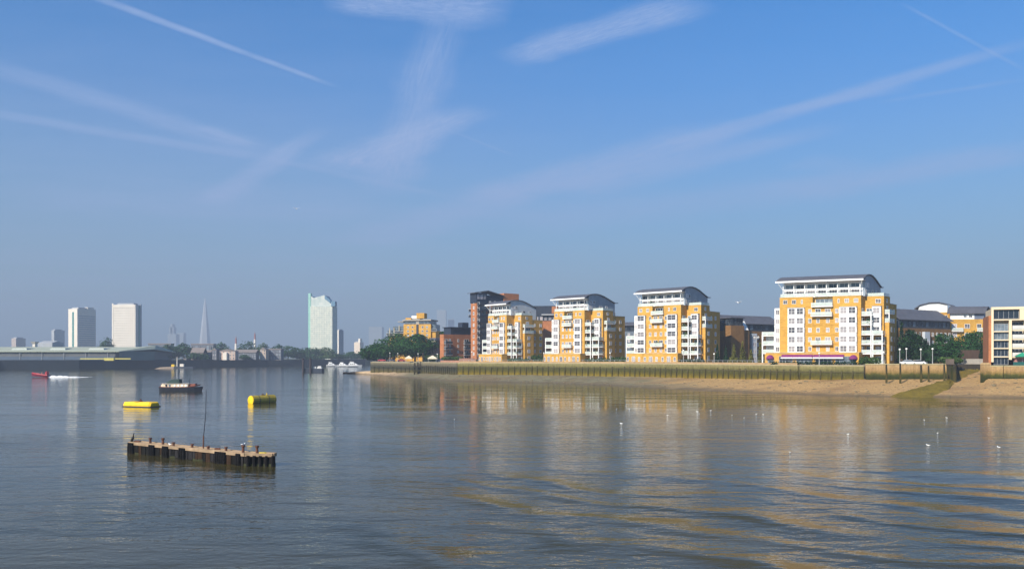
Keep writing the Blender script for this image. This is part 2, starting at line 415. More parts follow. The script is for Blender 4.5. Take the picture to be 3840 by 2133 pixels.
def surface(q):
    """height of the water in metres at q: ripples, chop, slow boils and the wash of a passing launch"""
    rip = nz(wt, vscale(q, (.7, 1.0, 1)), 1.9, 3, .6)
    chop = nz(wt, vscale(q, (.34, 1, 1)), .55, 3, .5, .4)
    slow = nz(wt, vscale(q, (.3, 1, 1)), .13, 2, .5, .6)
    qx, qy, _ = sep(wt, q)
    def wash(dx, dy, wl, dist):
        l = math.hypot(dx, dy)
        ph = math_(wt, 'ADD', math_(wt, 'MULTIPLY', qx, dx / l), math_(wt, 'MULTIPLY', qy, dy / l))
        ph = math_(wt, 'MULTIPLY_ADD', bend, dist, ph)
        return math_(wt, 'POWER', math_(wt, 'MULTIPLY_ADD', math_(wt, 'SINE', math_(wt, 'MULTIPLY', ph, 2 * math.pi / wl)), .5, .5), 2.5)
    sw = math_(wt, 'MULTIPLY', msk, math_(wt, 'ADD', math_(wt, 'MULTIPLY', wash(.58, .81, 5.6, 18.0), WASH), math_(wt, 'MULTIPLY', wash(.78, .62, 9.4, 14.0), WASH * .8)))
    h = math_(wt, 'MULTIPLY', ruf, math_(wt, 'ADD', math_(wt, 'MULTIPLY', rip, RIP), math_(wt, 'MULTIPLY', chop, CHOP)))
    return math_(wt, 'ADD', math_(wt, 'MULTIPLY_ADD', slow, SLOW, h), sw)
E_ = .05
h0, hx, hy = surface(v), surface(vadd(v, (E_, 0, 0))), surface(vadd(v, (0, E_, 0)))
nb = wt.nodes.new('ShaderNodeCombineXYZ')
wt.links.new(math_(wt, 'MULTIPLY', math_(wt, 'SUBTRACT', h0, hx), 1 / E_), nb.inputs[0])
wt.links.new(math_(wt, 'MULTIPLY', math_(wt, 'SUBTRACT', h0, hy), 1 / E_), nb.inputs[1]); nb.inputs[2].default_value = 1
nn = wt.nodes.new('ShaderNodeVectorMath'); nn.operation = 'NORMALIZE'; wt.links.new(nb.outputs[0], nn.inputs[0])
wt.links.new(nn.outputs[0], p.inputs['Normal'])
wm = MB(); wm.poly([(-1500, -85, 0), (1500, -85, 0), (1500, 1300, 0), (-1500, 1300, 0)])
struct(wm.build('river_water', m))

# ------------------------------------------------------------------ banks
WALL = [(1395, 445), (1480, 420), (1560, 396), (1640, 368), (1720, 340), (2000, 324), (2370, 298), (2700, 262), (3000, 230), (3240, 222), (3420, 220), (3576, 219)]
WXY = [(gx(a, d), d) for a, d in WALL]
GAPL, GAPR = WXY[-1], (gx(3690, 216), 216.0)
RIGHT = [GAPR, (gx(3760, 214), 214.0), (gx(3900, 212), 212.0), (gx(4300, 208), 208.0)]
def gm(name, c1, c2, c3=None, sc=.35):
    mm, n, p = _nodes(name)
    o = ramp(n, nz(n, tc(n), sc, 6, .65), [(.3, c1), (.7, c2)])
    if c3: o = mixc(n, .55, o, ramp(n, nz(n, tc(n), sc * 12, 3, .7), [(.35, c3), (.7, c2)]))
    n.links.new(o, p.inputs['Base Color']); p.inputs['Roughness'].default_value = .92; p.inputs['Specular IOR Level'].default_value = .2
    return mm
PAVE = gm('quay_paving', (.20, .17, .13), (.30, .26, .20), (.16, .14, .11))
FARG = gm('far_ground', (.06, .08, .045), (.12, .12, .08), None, .02)
back = [(470, 208), (900, 205), (900, 900), (260, 980), (60, 760), (-30, 600), (-78, 500)]
pts = WXY + [(gx(3582, 246), 246.0), (gx(3684, 246), 246.0)] + RIGHT + back
g = MB(); g.prism(pts, 1.0, GND)
struct(g.build('quay_ground', PAVE))
FEDGE = [(-400, 560), (0, 632), (300, 655), (560, 735), (760, 790), (1000, 885), (1130, 905), (1250, 940), (1370, 985), (1560, 1050), (2400, 1090), (3900, 1100)]
FXY = [(gx(a, d), d) for a, d in FEDGE]
g = MB(); g.prism([(-900, 450)] + FXY + [(1500, 1150), (3000, 1300), (3200, 4700), (-3200, 4700), (-3200, 450)], -1.0, 7.0)
struct(g.build('far_ground', FARG))

# foreshore: lofted from the low-tide edge up to the foot of the walls
TIDE = [(1290, 1399.5), (1330, 1401), (1400, 1405), (1500, 1414), (1600, 1422), (1700, 1428), (1900, 1433), (2100, 1437), (2300, 1446), (2400, 1453), (2600, 1461), (2800, 1471), (3000, 1478), (3200, 1484), (3400, 1488), (3500, 1489), (3700, 1491), (3900, 1493), (4300, 1500)]
FOOT = [(1300, 468, 1.0), (1395, 446, 1.9), (1480, 421, 2.0), (1560, 397, 2.1), (1640, 369, 2.4), (1720, 341, 2.7), (2000, 325, 2.7), (2370, 299, 2.6), (2700, 263, 2.9), (3000, 231, 3.5), (3240, 223, 3.7), (3420, 221, 3.8), (3560, 220, 3.9), (3584, 245, 5.6), (3682, 245, 5.6), (3700, 217, 4.2), (3900, 213, 4.2), (4300, 209, 4.2)]
def interp(tab, x):
    for a, b in zip(tab, tab[1:]):
        if x <= b[0] or b is tab[-1]:
            k = (x - a[0]) / (b[0] - a[0]); return [p + (q - p) * k for p, q in zip(a[1:], b[1:])]
def shore(s, t):
    d = wd(interp(TIDE, s)[0]); w = Vector((gx(s, d), d, 0))
    fd, fz = interp(FOOT, s); f = Vector((gx(s, fd), fd, fz))
    q = w.lerp(f, t)
    q.z += .30 * mnoise.noise((q.x * .13, q.y * .13, 0)) + .10 * mnoise.noise((q.x * .5, q.y * .5, 3)) - .05
    return q
def grid(name, S, Tt, m, fn):
    n = len(Tt); vs = [tuple(fn(s, t)) for s in S for t in Tt]
    fs = [(i * n + j, i * n + j + 1, (i + 1) * n + j + 1, (i + 1) * n + j) for i in range(len(S) - 1) for j in range(n - 1)]
    b = MB(); b.v = vs; b.f = fs; b.m = [0] * len(fs); return b.build(name, m, smooth=True)
mm, n, p = _nodes('foreshore_shingle')
Xs, Ys, Zs = sep(n, tc(n))
shing = ramp(n, nz(n, tc(n), 2.2, 6, .8), [(.36, (.20, .125, .052)), (.5, (.36, .225, .092)), (.66, (.52, .36, .17))])
mud = ramp(n, nz(n, tc(n, 'Object', (.25, 1, 1)), .8, 6, .7), [(.35, (.085, .078, .04)), (.52, (.17, .155, .095)), (.68, (.24, .22, .14))])
tt = n.nodes.new('ShaderNodeMapRange'); tt.interpolation_type = 'SMOOTHSTEP'; tt.inputs[1].default_value = 35; tt.inputs[2].default_value = 66
n.links.new(math_(n, 'ADD', Xs, math_(n, 'MULTIPLY', math_(n, 'SUBTRACT', nz(n, tc(n), .12, 4), .5), 40)), tt.inputs[0])
lt = n.nodes.new('ShaderNodeMapRange'); lt.interpolation_type = 'SMOOTHSTEP'; lt.inputs[1].default_value = -48; lt.inputs[2].default_value = -62
n.links.new(Xs, lt.inputs[0])
o = mixc(n, tt.outputs[0], mud, shing); o = mixc(n, lt.outputs[0], o, (.40, .29, .18))
brown = math_(n, 'MULTIPLY', math_(n, 'SUBTRACT', nz(n, tc(n, 'Object', (.4, 1, 1)), .10, 5, .65), .48, clamp=True), 5.0, clamp=True)
o = mixc(n, math_(n, 'MULTIPLY', brown, .75), o, (.17, .10, .05))
wet = n.nodes.new('ShaderNodeMapRange'); wet.inputs[1].default_value = .75; wet.inputs[2].default_value = .12
n.links.new(math_(n, 'ADD', Zs, math_(n, 'MULTIPLY', math_(n, 'SUBTRACT', nz(n, tc(n, 'Object', (.5, 1, 1)), .35, 4), .5), 1.1)), wet.inputs[0])
o = mixc(n, math_(n, 'MULTIPLY', wet.outputs[0], .8), o, (.10, .075, .045))
n.links.new(o, p.inputs['Base Color']); p.inputs['Roughness'].default_value = .85; p.inputs['Specular IOR Level'].default_value = .25
S = [1286 + k * 9 for k in range(int((4290 - 1286) / 9))]
struct(grid('foreshore', S, [-.5, -.25, -.1, 0, .05, .1, .18, .26, .34, .42, .5, .6, .7, .8, .9, 1.0, 1.06], mm, shore))
mossm = gm('seaweed_stones', (.030, .028, .005), (.27, .19, .02), (.05, .045, .008), .4)
def slip(i, t):
    s = 3415 + 222 * max(t, 0) ** 1.15 + i * (90 - 42 * t)
    q = shore(s, t); e = 1 - abs(i) ** 6
    q.z += -.2 + e * (.46 + .34 * mnoise.noise((q.x * .9, q.y * .9, 7)) +   .30 * mnoise.noise((q.x * 2.3, q.y * 2.3, 1)))
    return q
struct(grid('slipway', [-1 + k / 13 for k in range(27)], [-.15 + k * .033 for k in range(37)], mossm, slip))
# ------------------------------------------------------------------ the four riverside pavilions
FL = 3.07
BAND = brick('tan_brick_band', (0.50, 0.27, 0.05), (0.35, 0.24, 0.08))
def fz(k): return 3.5 + FL * k
def railing(T, bal, u0, u1, v0, v1, z, sides='fru', m=None):
    r = MB(T)
    if 'f' in sides: r.box(u0, u1, v0, v0 + .05, z + .12, z + 1.08)
    if 'r' in sides: r.box(u0, u0 + .05, v0 + .06, v1, z + .12, z + 1.08)
    if 'u' in sides: r.box(u1 - .05, u1, v0 + .06, v1, z + .12, z + 1.08)
    r.box(u0 - .03, u1 + .03, v0 - .03, v0 + .08, z + 1.09, z + 1.16, 1)
    for uu in (u0, u1 - .06): r.box(uu, uu + .06, v0 - .012, v0 + .07, z, z + 1.09, 1)
    return r.build('railing', (m or RAIL, WPAINT), bal)
def balcony(T, root, u0, u1, v0, v1, z, sides='fru', m=WHITE, rm=None, th=.28):
    b = MB(T); b.box(u0, u1, v0, v1, z - th, z)
    o = b.build('balcony', m, root); railing(T, o, u0 + .04, u1 - .04, v0 + .04, v1 - .02, z, sides, rm); return o

def barrel(T, root, prof, u0, u1, th=.34, m=None):
    b = MB(T); pr = prof + [(v, z - th) for v, z in prof[::-1]]
    b.extr(pr, u0, u1); return b.build('roof', m or SLATE, root)

def pavilion(label, px, d, a, bb, Wd, D, bays, cols, balc, s=4.5, Rr=6.0, gable=SLATEB, cafe=False, bw=2):
    T = Frame(gx(px, d), d, a, bb)
    root = thing('apartment_pavilion', label, 'apartment block', T.o, 0, 'yellow brick riverside pavilions')
    b0, b1 = balc[0] * Wd, balc[1] * Wd
    w = MB(T)
    w.box(0, b0, 0, D, 0, 22); w.box(b1, Wd, 0, D, 0, 22 if not cafe else 22)
    w.box(b0, b1, 1.8, D, 0, 22); w.box(b0, b1, 0, 1.8, 0, 18.6)
    w.box(-Rr, 0, s, s + 7, 0, 21.9); w.box(-Rr - 1.3, -Rr, s + 1, s + 6.6, 0, 13.5)
    w.box(-Rr + .15, 0, s + 7, D - 1, 0, 19.8)
    w.build('wall', YB, root)
    for (u0, u1, v0, v1, z) in ((-.06, b0 + .06, -.06, .3, 22), (b0 + .06, b1 - .06, 1.74, 2.1, 22), (b1 - .06, Wd + .06, -.06, .3, 22), (Wd - .25, Wd + .06, .3, D, 22), (-.06, .25, .3, s - .1, 22),
                               (-Rr - .06, -.1, s - .06, s + .3, 21.9), (-Rr - .06, -Rr + .3, s + .3, s + 7, 21.9), (-Rr + .09, -Rr + .45, s + 7.1, D - .95, 19.8), (-Rr - 1.36, -Rr - 1.0, s + .94, s + 6.66, 13.5)):
        c = MB(T); c.box(u0, u1, v0, v1, z, z + .16); c.build('coping', STONE, root)
    for k in range(1, 6):   # brick bands at each floor
        for (u0, u1, v0) in ((bays[0][1] * Wd + .08, bays[1][0] * Wd - .08, -.035), (-Rr - .02, -Rr + .55, s - .035)):
            q = MB(T); q.box(u0, u1, v0, .0 if v0 > -.1 and u0 > 0 else s - .001, fz(k) - .12, fz(k) + .06); q.build('brick_band', BAND, root)
    # ground floor projection
    pb = MB(T); pb.box(-.3, Wd + 3.2, -3.2, -.01, 0, 3.7); pb.box(Wd + .01, Wd + 3.2, -.01, 2, 0, 3.7)
    if cafe: pb.box(Wd + 3.2, Wd + 3.6, -3, 2, 0, 3.4)
    pod = pb.build('podium', YB, root)
    e = MB(T); e.box(-.4, Wd + 3.3, -3.3, -2.95, 3.7, 3.86); e.box(-.4, -.1, -2.95, -.05, 3.7, 3.86); e.build('podium_coping', STONE, root)
    n = 9 if not cafe else 0
    for k in range(n):
        u = .9 + k * (Wd + 1.6) / (n - 1)
        wdt = 1.5 if k % 3 == 1 else .95
        T.win(root, 'f', u, -3.2, 1.45 if k % 3 == 1 else 1.55, wdt, 2.3 if k % 3 == 1 else 1.7, glass=GLASSP)
    if cafe:
        for k, (u0, u1) in enumerate(((1.6, 6.6), (7.6, 12.6), (13.6, 18.4), (19.6, 23.8))):
            f = MB(T); f.box(u0, u1, -3.28, -3.18, .1, 2.5); sf = f.build('shopfront', GLASSD, root)
            fr = MB(T)
            for q in range(5): uu = u0 + q * (u1 - u0 - .1) / 4; fr.box(uu, uu + .1, -3.34, -3.285, .1, 2.5)
            fr.box(u0, u1, -3.345, -3.29, 2.5, 2.62); fr.build('mullion', GREY, sf)
        for u0, u1 in ((4.0, 13.1), (13.3, 22.9)):
            aw = MB(T); aw.extr([(-3.25, 3.15), (-4.3, 2.25), (-4.3, 2.18), (-3.25, 3.08)], u0, u1)
            o = aw.build('awning', PURPLE, root)
            va = MB(T); va.box(u0, u1, -4.345, -4.305, 1.86, 2.26); va.build('valance', WPAINT, o)
        for uc in (1.3, 26.6):
            dm = MB(T)
            dm.rings([[(uc + 1.25 * math.cos(q) * cc, -3.22 - 1.2 * math.sin(q) * cc, 1.7 + 1.35 * math.sin(tt)) for q in [math.pi * i / 8 for i in range(9)]] for tt, cc in [(R(x), math.cos(R(x))) for x in (0, 20, 40, 60, 80)]], close=False)
            dm.build('dome_awning', PURPLE, root)
            dr = MB(T); dr.box(uc - .8, uc + .8, -3.26, -3.19, .02, 2.0); dr.build('door', GLASSD, root)
    # white oriel bays on the front
    for (f0, f1) in bays:
        u0, u1 = f0 * Wd, f1 * Wd
        b = MB(T); b.box(u0, u1, -1.0, 0.02, fz(0) + .2, 18.4)
        for k in range(1, 5): b.box(u0 - .05, u1 + .05, -1.06, .02, fz(k) - .3, fz(k) - .05)
        b.box(u0 - .06, u1 + .06, -1.08, .02, 18.4, 18.6, 1)
        by = b.build('bay', (WHITE, GREY), root)
        for k in range(5):
            for q in range(bw):
                T.win(by, 'f', u0 + (q + .5) * (u1 - u0) / bw, -1.0, fz(k) + 1.55, (u1 - u0) / bw - .5, 2.0, glass=GLASSP, sub=True, mull=1, trans=1)
            T.win(by, 's', -.5, u0, fz(k) + 1.5, .7, 1.7, glass=GLASS, sub=True, mull=0)
    for cc in cols:
        for k in range(5):
            if b0 < cc * Wd < b1 and k in (1, 4):
                T.win(root, 'f', cc * Wd, 0, fz(k) + 1.15, 1.7, 2.2, glass=GLASSP)
            else: T.win(root, 'f', cc * Wd, 0, fz(k) + 1.5, 1.05, 1.5)
    for cc in ((.06, .17, .27, .72, .82, .93) if Wd > 20 else (.14, .27, .76, .92)):
        T.win(root, 'f', cc * Wd, 0, fz(5) + 1.65, 1.3 if cc not in (.27, .72) else .6, 1.35, glass=GLASSP)
    bm = (b0 + b1) / 2
    balcony(T, root, b0 - .2, b1 + .2, -1.0, 1.75, fz(5) + .05, 'fru')
    T.win(root, 'f', bm, 1.8, fz(5) + 1.3, (b1 - b0) - .6, 2.3, glass=GLASSD, mull=3)
    balcony(T, root, b0 - .2, b1 + .2, -1.5, -.01, fz(4) + .02)
    balcony(T, root, b0 - .2, b1 + .2, -1.5, -.01, fz(1) + .02)
    # corner balconies in the notch and the wider stack below the glazed turret
    for k in range(5 if not cafe else 5):
        balcony(T, root, -2.9, -.03, .3, s - .02, fz(k), 'fr', m=WHITE)
        T.win(root, 's', s / 2, 0, fz(k) + 1.15, 2.2, 2.2, glass=GLASSD)
        T.win(root, 'f', -1.4, s, fz(k) + 1.15, 1.9, 2.2, glass=GLASSD)
    for k, z in enumerate((.35, fz(0), fz(1), fz(2))):
        balcony(T, root, -Rr - .5, -2.95, s - 3.3, s - .02, z, 'fr', m=WHITE)
        if k < 3: T.win(root, 'f', -4.5, s, z + 1.15, 2.6, 2.2, glass=GLASS, mull=2)
    for (u, v, z) in ((-2.8, .45, 17), (-Rr - .3, s - 3.1, 10.8), (-3.2, s - 3.1, 10.8)):
        pc = MB(T); pc.box(u - .14, u + .14, v - .14, v + .14, 0, z); pc.build('balcony_column', WPAINT, root)
    # glazed white turret
    u0, u1 = -Rr + .6, -2.5
    b = MB(T); b.box(u0, u1, s - 1.5, s + .02, fz(2) + .4, 18.5); b.box(u0 - .07, u1 + .07, s - 1.58, s + .02, 18.5, 18.75, 1)
    for k in (3, 4): b.box(u0 - .05, u1 + .05, s - 1.56, s + .02, fz(k) - .5, fz(k) + .1)
    by = b.build('turret', (WHITE, GREY), root)
    for k in (2, 3, 4):
        T.win(by, 'f', (u0 + u1) / 2, s - 1.5, fz(k) + 1.5, u1 - u0 - .5, 1.9, glass=GLASSP, sub=True, mull=1, trans=1)
        T.win(by, 's', s - .72, u0, fz(k) + 1.5, 1.1, 1.9, glass=GLASS, sub=True, mull=0)
    T.win(root, 'f', -3.9, s, fz(5) + 1.5, 1.6, 1.4, glass=GLASSP)
    # shaded right-hand side
    for z in (13.5, 16.5):
        balcony(T, root, -Rr - 1.4, -Rr + .0, s + 1, s + 6.6, z + (.18 if z < 14 else 0), 'fr', m=WHITE)
    pc = MB(T); pc.box(-Rr - 1.35, -Rr - 1.1, s + 1.05, s + 1.3, 13.9, 16.2); pc.build('balcony_post', WPAINT, root)
    T.win(root, 's', s + 3.8, -Rr, 15.0, 3.4, 2.0, glass=GLASSD, mull=2)
    T.win(root, 's', s + 3.8, -Rr, 18.1, 1.7, 1.7, glass=GLASS)
    T.win(root, 's', s + 3.4, -Rr, 20.6, 1.3, 1.3, glass=GLASS)
    for k in range(-1, 3): T.win(root, 's', s + 3.6, -Rr - 1.3, fz(k) + 1.6, 1.5, 1.6, glass=GLASS)
    for k in range(0, 5):
        for vv in (s + 8.6, s + 12.2): T.win(root, 's', vv, -Rr + .15, fz(k) + 1.6, 1.4 if vv > s + 9 else .9, 1.5, glass=GLASS)
    # left flank: white bay and framed balcony stack
    b = MB(T); b.box(Wd + .01, Wd + 1.9, .7, 3.8, 3.72, 18.6)
    for k in range(1, 5): b.box(Wd + .01, Wd + 1.96, .64, 3.86, fz(k) - .35, fz(k))
    by = b.build('side_bay', WHITE, root)
    for k in range(5): T.win(by, 'f', Wd + .95, .7, fz(k) + 1.45, 1.2, 1.7, glass=GLASSP, sub=True)
    for k in range(3):
        z = fz(k) if k else 3.72
        balcony(T, root, Wd + 1.95, Wd + 6.2, 1.2, 5.2, z, 'fu', m=WHITE)
    for (u, v) in ((Wd + 2.1, 1.35), (Wd + 6.0, 1.35), (Wd + 6.0, 5.0)):
        pc = MB(T); pc.box(u - .16, u + .16, v - .16, v + .16, 0, fz(2) + .9); pc.build('balcony_column', WHITE, root)
    pc = MB(T); pc.box(Wd + 1.95, Wd + 6.2, 5.25, 9, 0, fz(2) + .1); pc.build('side_wall', WHITE, root)
    # penthouse storey under the barrel roof
    PR = [(-1.1, 27.35), (.6, 28.1), (3, 28.8), (5.5, 29.2), (8, 29.3), (11, 29.05), (14, 28.45), (17, 27.6), (20, 26.7), (22.6, 26.0), (24.6, 26.15)]
    k_ = (D + .6) / 24.6; PR = [(v * k_ if v > 0 else v, z) for v, z in PR]
    barrel(T, root, PR, -1.1, Wd + .9)
    f = MB(T); f.box(-1.0, Wd + .95, -1.34, -1.11, 26.85, 27.36); f.box(-1.0, Wd + .8, -1.11, 2.0, 26.95, 27.03)
    f.build('fascia', WPAINT, root)
    h = MB(T); h.box(.06, Wd - .7, 2.0, D - 2, 22, 26.9); pe = h.build('penthouse_wall', WHITE, root)
    g = MB(T); g.extr([(2.0, 21.95)] + [(2.0, 27.9)] + [(v, z - .3) for v, z in PR if 2.1 < v < D - 1.2] + [(D - 1.2, 25.4), (D - 1.2, 19.9), (s + 7.4, 19.9), (s + 7.4, 21.95)], -.65, .05)
    g.build('gable_wall', gable, root)
    nb = max(4, int(Wd / 3.4))
    for q in range(nb):
        u = .5 + (q + .5) * (Wd - 1.4) / nb
        T.win(pe, 'f', u, 2.0, 25.55, (Wd - 1.4) / nb - .55, 1.5, glass=GLASSD, sub=True, mull=1)
        T.win(pe, 'f', u, 2.0, 23.4, (Wd - 1.4) / nb - .7, 1.9, glass=GLASSP, sub=True, mull=2)
    for (v, z, ww) in ((3.4, 25.6, 1.5), (5.4, 25.6, 1.5), (3.4, 23.4, 1.5), (5.4, 23.4, 1.5), (10, 23.6, 2.0), (14, 23.6, 1.4)):
        T.win(root, 's', v, -.65, z, ww, 1.5, glass=GLASS)
    pc = MB(T)
    for q in range(nb + 1):
        u = .45 + q * (Wd - 1.4) / nb; pc.box(u - .1, u + .1, .35, .55, 22, 26.95)
    pc.box(.3, Wd - .7, .36, .52, 24.55, 24.75)
    for q in (0, nb): 
        u = .45 + q * (Wd - 1.4) / nb
        pc.tube((u + (1.2 if q else -1.0), -1.0, 26.8), (u, .4, 24.4), .08, .08, 5)
    pc.build('roof_prop', WPAINT, root)
    r = MB(T); r.box(.1, Wd - .2, .12, .18, 22.2, 23.1); r.box(.1, Wd - .2, .08, .22, 23.1, 23.18, 1); r.box(-Rr + .1, -.7, s + .3, s + .36, 22.1, 23.0)
    r.box(-Rr + .1, -Rr + .16, s + .4, s + 6.8, 22.1, 23.0)
    r.build('terrace_rail', (RAIL, WPAINT), root)
    return T, root

P4, r4 = pavilion('largest yellow brick apartment block with purple awnings along its ground floor', 3229, 255, 24, 40, 24.8, 20.5, [(.045, .25), (.68, .885)], (.29, .40, .52, .62), (.34, .585), s=4, Rr=5.6, cafe=True)
P3, r3 = pavilion('', 2554, 300, 42, 40.5, 19.3, 21.5, [(.075, .29), (.80, .985)], (.335, .45, .575, .70), (.39, .65), bw=1)
r3['label'] = 'yellow brick barrel-roofed block, first to the left of the one with purple awnings'
P2, r2 = pavilion('', 2192, 335, 43, 45, 16.7, 21, [(.075, .29), (.80, .985)], (.34, .46, .575, .70), (.38, .66), bw=1)
r2['label'] = 'yellow brick barrel-roofed block second from the left of the four, with a tan shaded side'
P1, r1 = pavilion('', 1900, 372, 50, 50, 14, 19, [(.08, .31), (.78, .985)], (.35, .47, .60, .72), (.38, .68), Rr=5.2, bw=1, gable=mat('sunlit_pale_cladding', (.50, .53, .56), .6, .08, .5))  # paler copy of the slate cladding: sunlight and haze put into the colour
r1['label'] = 'farthest yellow brick barrel-roofed block, standing in front of the dark balconied tower'

rp = random.Random(21)
POTG = leafmat('pot_plant_leaves', (.012, .05, .010), (.06, .14, .03))
TERRA = mat('terracotta', (.32, .12, .06), .85, .15, 3)
pot0 = None
for T, Wd_, bc in ((P4, 24.8, (.34, .585)), (P3, 19.3, (.39, .65)), (P2, 16.7, (.38, .66)), (P1, 14, (.38, .68))):
    for k, (u, v, z) in enumerate([(rp.uniform(bc[0], bc[1]) * Wd_, -.9, fz(q) + .02) for q in (4, 1)] + [(rp.uniform(bc[0], bc[1]) * Wd_, -.4, fz(5) + .05)] + [(-rp.uniform(.5, 2.4), .8, fz(q)) for q in (1, 2, 3)] + [(-rp.uniform(3.3, 5.5), 1.6, fz(q)) for q in (0, 1, 2)] + [(rp.uniform(1, Wd_ - 2), .9, 22.02)]):
        if rp.random() < .25: continue
        loc = T(u, v, z); sc = rp.uniform(.8, 1.5)
        if pot0 is None:
            pot0 = thing('potted_plant', 'small green potted plant on a balcony of the yellow brick blocks', 'plant', loc, 0, 'potted plants on the balconies')
            b = MB(); b.prism([(.2 * math.cos(a), .2 * math.sin(a)) for a in [i * .7854 for i in range(8)]], 0, .4, scale=1.25); o = b.build('pot', TERRA, None); o.parent = pot0
            b = MB(); rl = random.Random(3)
            for i in range(60):
                c = Vector((rl.gauss(0, .26), rl.gauss(0, .26), .85 + rl.gauss(0, .28))); a = Vector((rl.gauss(0, 1), rl.gauss(0, 1), rl.gauss(0, 1))).normalized() * .16; e = a.orthogonal().normalized() * .1
                b.poly([tuple(c - a), tuple(c - e), tuple(c + a), tuple(c + e)])
            o = b.build('leaves', POTG, None); o.parent = pot0
        else: dup(pot0, loc, rp.uniform(0, 6), pot0['label'], 'potted plants on the balconies', (sc, sc, sc))

# ------------------------------------------------------------------ other buildings on the near quay
def wrow(T, root, face, off, alongs, zs, w, h, **k):
    for a in alongs:
        for z in zs: T.win(root, face, a, off, z, w, h, **k)

# slate-roofed terraces behind the pavilions
def terrace(label, px, d, a, L, D, eave, ridge, brk=BB, bays=(), n=8, low=0):
    T = Frame(gx(px, d), d, a, a)
    root = thing('terrace_block', label, 'terrace', T.o, 0, 'slate roofed terraces')
    w = MB(T); w.box(0, L, 0, D, 0, eave - 3.1); w.build('wall', brk, root)
    g = MB(T); g.box(.1, L - .1, .5, D - .4, eave - 3.1, eave); up = g.build('attic_wall', mat('dark_attic_cladding', (.035, .045, .06), .4, .2, .5), root)
    for k in range(n): T.win(up, 'f', (k + .5) * L / n, .5, eave - 1.55, L / n * .62, 2.0, glass=GLASSD, sub=True, frame=NAVY)
    r = MB(T); r.extr([(-.5, eave), (D * .5, ridge), (D + .5, eave), (D + .5, eave - .25), (D * .5, ridge - .3), (-.5, eave - .25)], -.6, L + .6)
    r.build('roof', SLATE, root)
    nf = int((eave - 3.1) / 3)
    for k in range(nf): wrow(T, root, 'f', 0, [(q + .5) * L / n for q in range(n)], [1.6 + k * 3.0], 1.1, 1.5)
    for (u0, u1, z1) in bays:
        b = MB(T); b.box(u0, u1, -1.1, 0, 0, z1); o = b.build('bay', mat('pale_blue_render', (.42, .46, .52), .6, .08, .5), root)
        for k in range(int(z1 / 3)): T.win(o, 'f', (u0 + u1) / 2, -1.1, 1.6 + k * 3.0, (u1 - u0) * .7, 1.7, sub=True)
    return T, root
# between the second and largest pavilions
T, tr = terrace('slate roofed terrace in shade between the two largest yellow blocks', 2925, 342, -30, 33, 12, 16.3, 20.0, n=11, bays=((15.0, 18, 12.2), (4, 7, 11)))
b = MB(T); b.box(21, 25, -2.4, -.01, 0, 13.5); b.box(25.02, 32.5, -3.6, 3, 0, 15.2); b.build('stair_tower', BB, tr)
b = MB(T); b.extr([(-2.6, 13.5), (-.2, 13.5), (-.2, 17.3)], 21.5, 24); b.build('dormer_cheek', WHITE, tr)
b = MB(T); b.box(25.4, 32.2, -3.2, 2.8, 15.2, 18.2); b.box(25.1, 32.9, -4.0, 3.0, 18.2, 18.5, 1); b.build('stair_lantern', (GLASSD, SLATE), tr)
# right of the largest pavilion
T, tr = terrace('terrace of shade-darkened brick with slate roof right of the purple awnings, behind trees', 3568, 298, -30, 31, 12, 15.8, 20.0, n=12, bays=((15, 18, 11.5), (3, 5, 10)))
# slivers seen between pavilions
T, tr = terrace('thin slice of blue grey terrace between the second and third yellow blocks', 2392, 400, 10, 12, 10, 18.4, 20.2, brk=mat('blue_grey_render', (.12, .15, .19), .6, .15, .5), n=4)

# yellow block with two curved roofs behind the trees
T = Frame(gx(3692, 300), 300, 4, 40)
root = thing('apartment_block', 'yellow brick flats with two dark curved roofs behind the trees on the right', 'apartment block', T.o)
w = MB(T); w.box(0, 12.6, 0, 12, 0, 16.6); w.box(12.6, 27, 4, 14, 0, 19.4); w.build('wall', YB, root)
w = MB(T); w.box(3.8, 12.6, .5, 11, 16.6, 19.0); w.box(16, 25.5, 5.2, 12, 19.4, 21.6); w.build('attic_wall', WHITE, root)
g = MB(T); g.extr([(.6, 16.6), (.6, 19.6), (3, 21.0), (6, 21.2), (9, 20), (11, 18.4), (11, 16.6)], .3, 3.8); g.build('gable_wall', mat('slate_blue_gable', (.13, .16, .23), .6, .1, .5), root)
pr = [(-.6, 19.0), (1.5, 20.6), (4, 21.6), (6.5, 21.6), (9, 20.5), (12.5, 18.3)]
barrel(T, root, pr, -.6, 13.6)
pr = [(26.6, 21.0), (24.5, 22.4), (21, 23.3), (17.5, 23.4), (14, 22.6), (10.8, 20.8)]
b = MB(T)
prf = pr + [(u, z - .35) for u, z in pr[::-1]]
fa = [[(u, v, z) for u, z in prf] for v in (4.0, 13.0)]
b.rings(fa); b.build('roof', SLATE, root)
g = MB(T); g.rings([[(u, v, z) for u, z in [(25, 19.4), (25, 21.6), (23, 22.5), (20, 22.9), (16.5, 22.9), (14.5, 22.2), (14.5, 19.4)]] for v in (4.6, 5.1)]); g.build('gable_wall', WHITE, root)
for u in (2.0, 6.3, 11.0): wrow(T, root, 'f', 0, [u], [14.0, 10.6, 7.2], 1.9 if u > 3 else 1.6, 1.7)
wrow(T, root, 'f', .5, [5.2, 7.2], [17.8], 1.2, 1.1, glass=GLASSD)
wrow(T, root, 'f', 4, [15, 18, 21, 24], [17.6], 1.2, 1.4)
balcony(T, root, 7.4, 11.6, -1.5, -.02, 12.2)
balcony(T, root, -.4, 2.4, -1.5, -.02, 12.2)

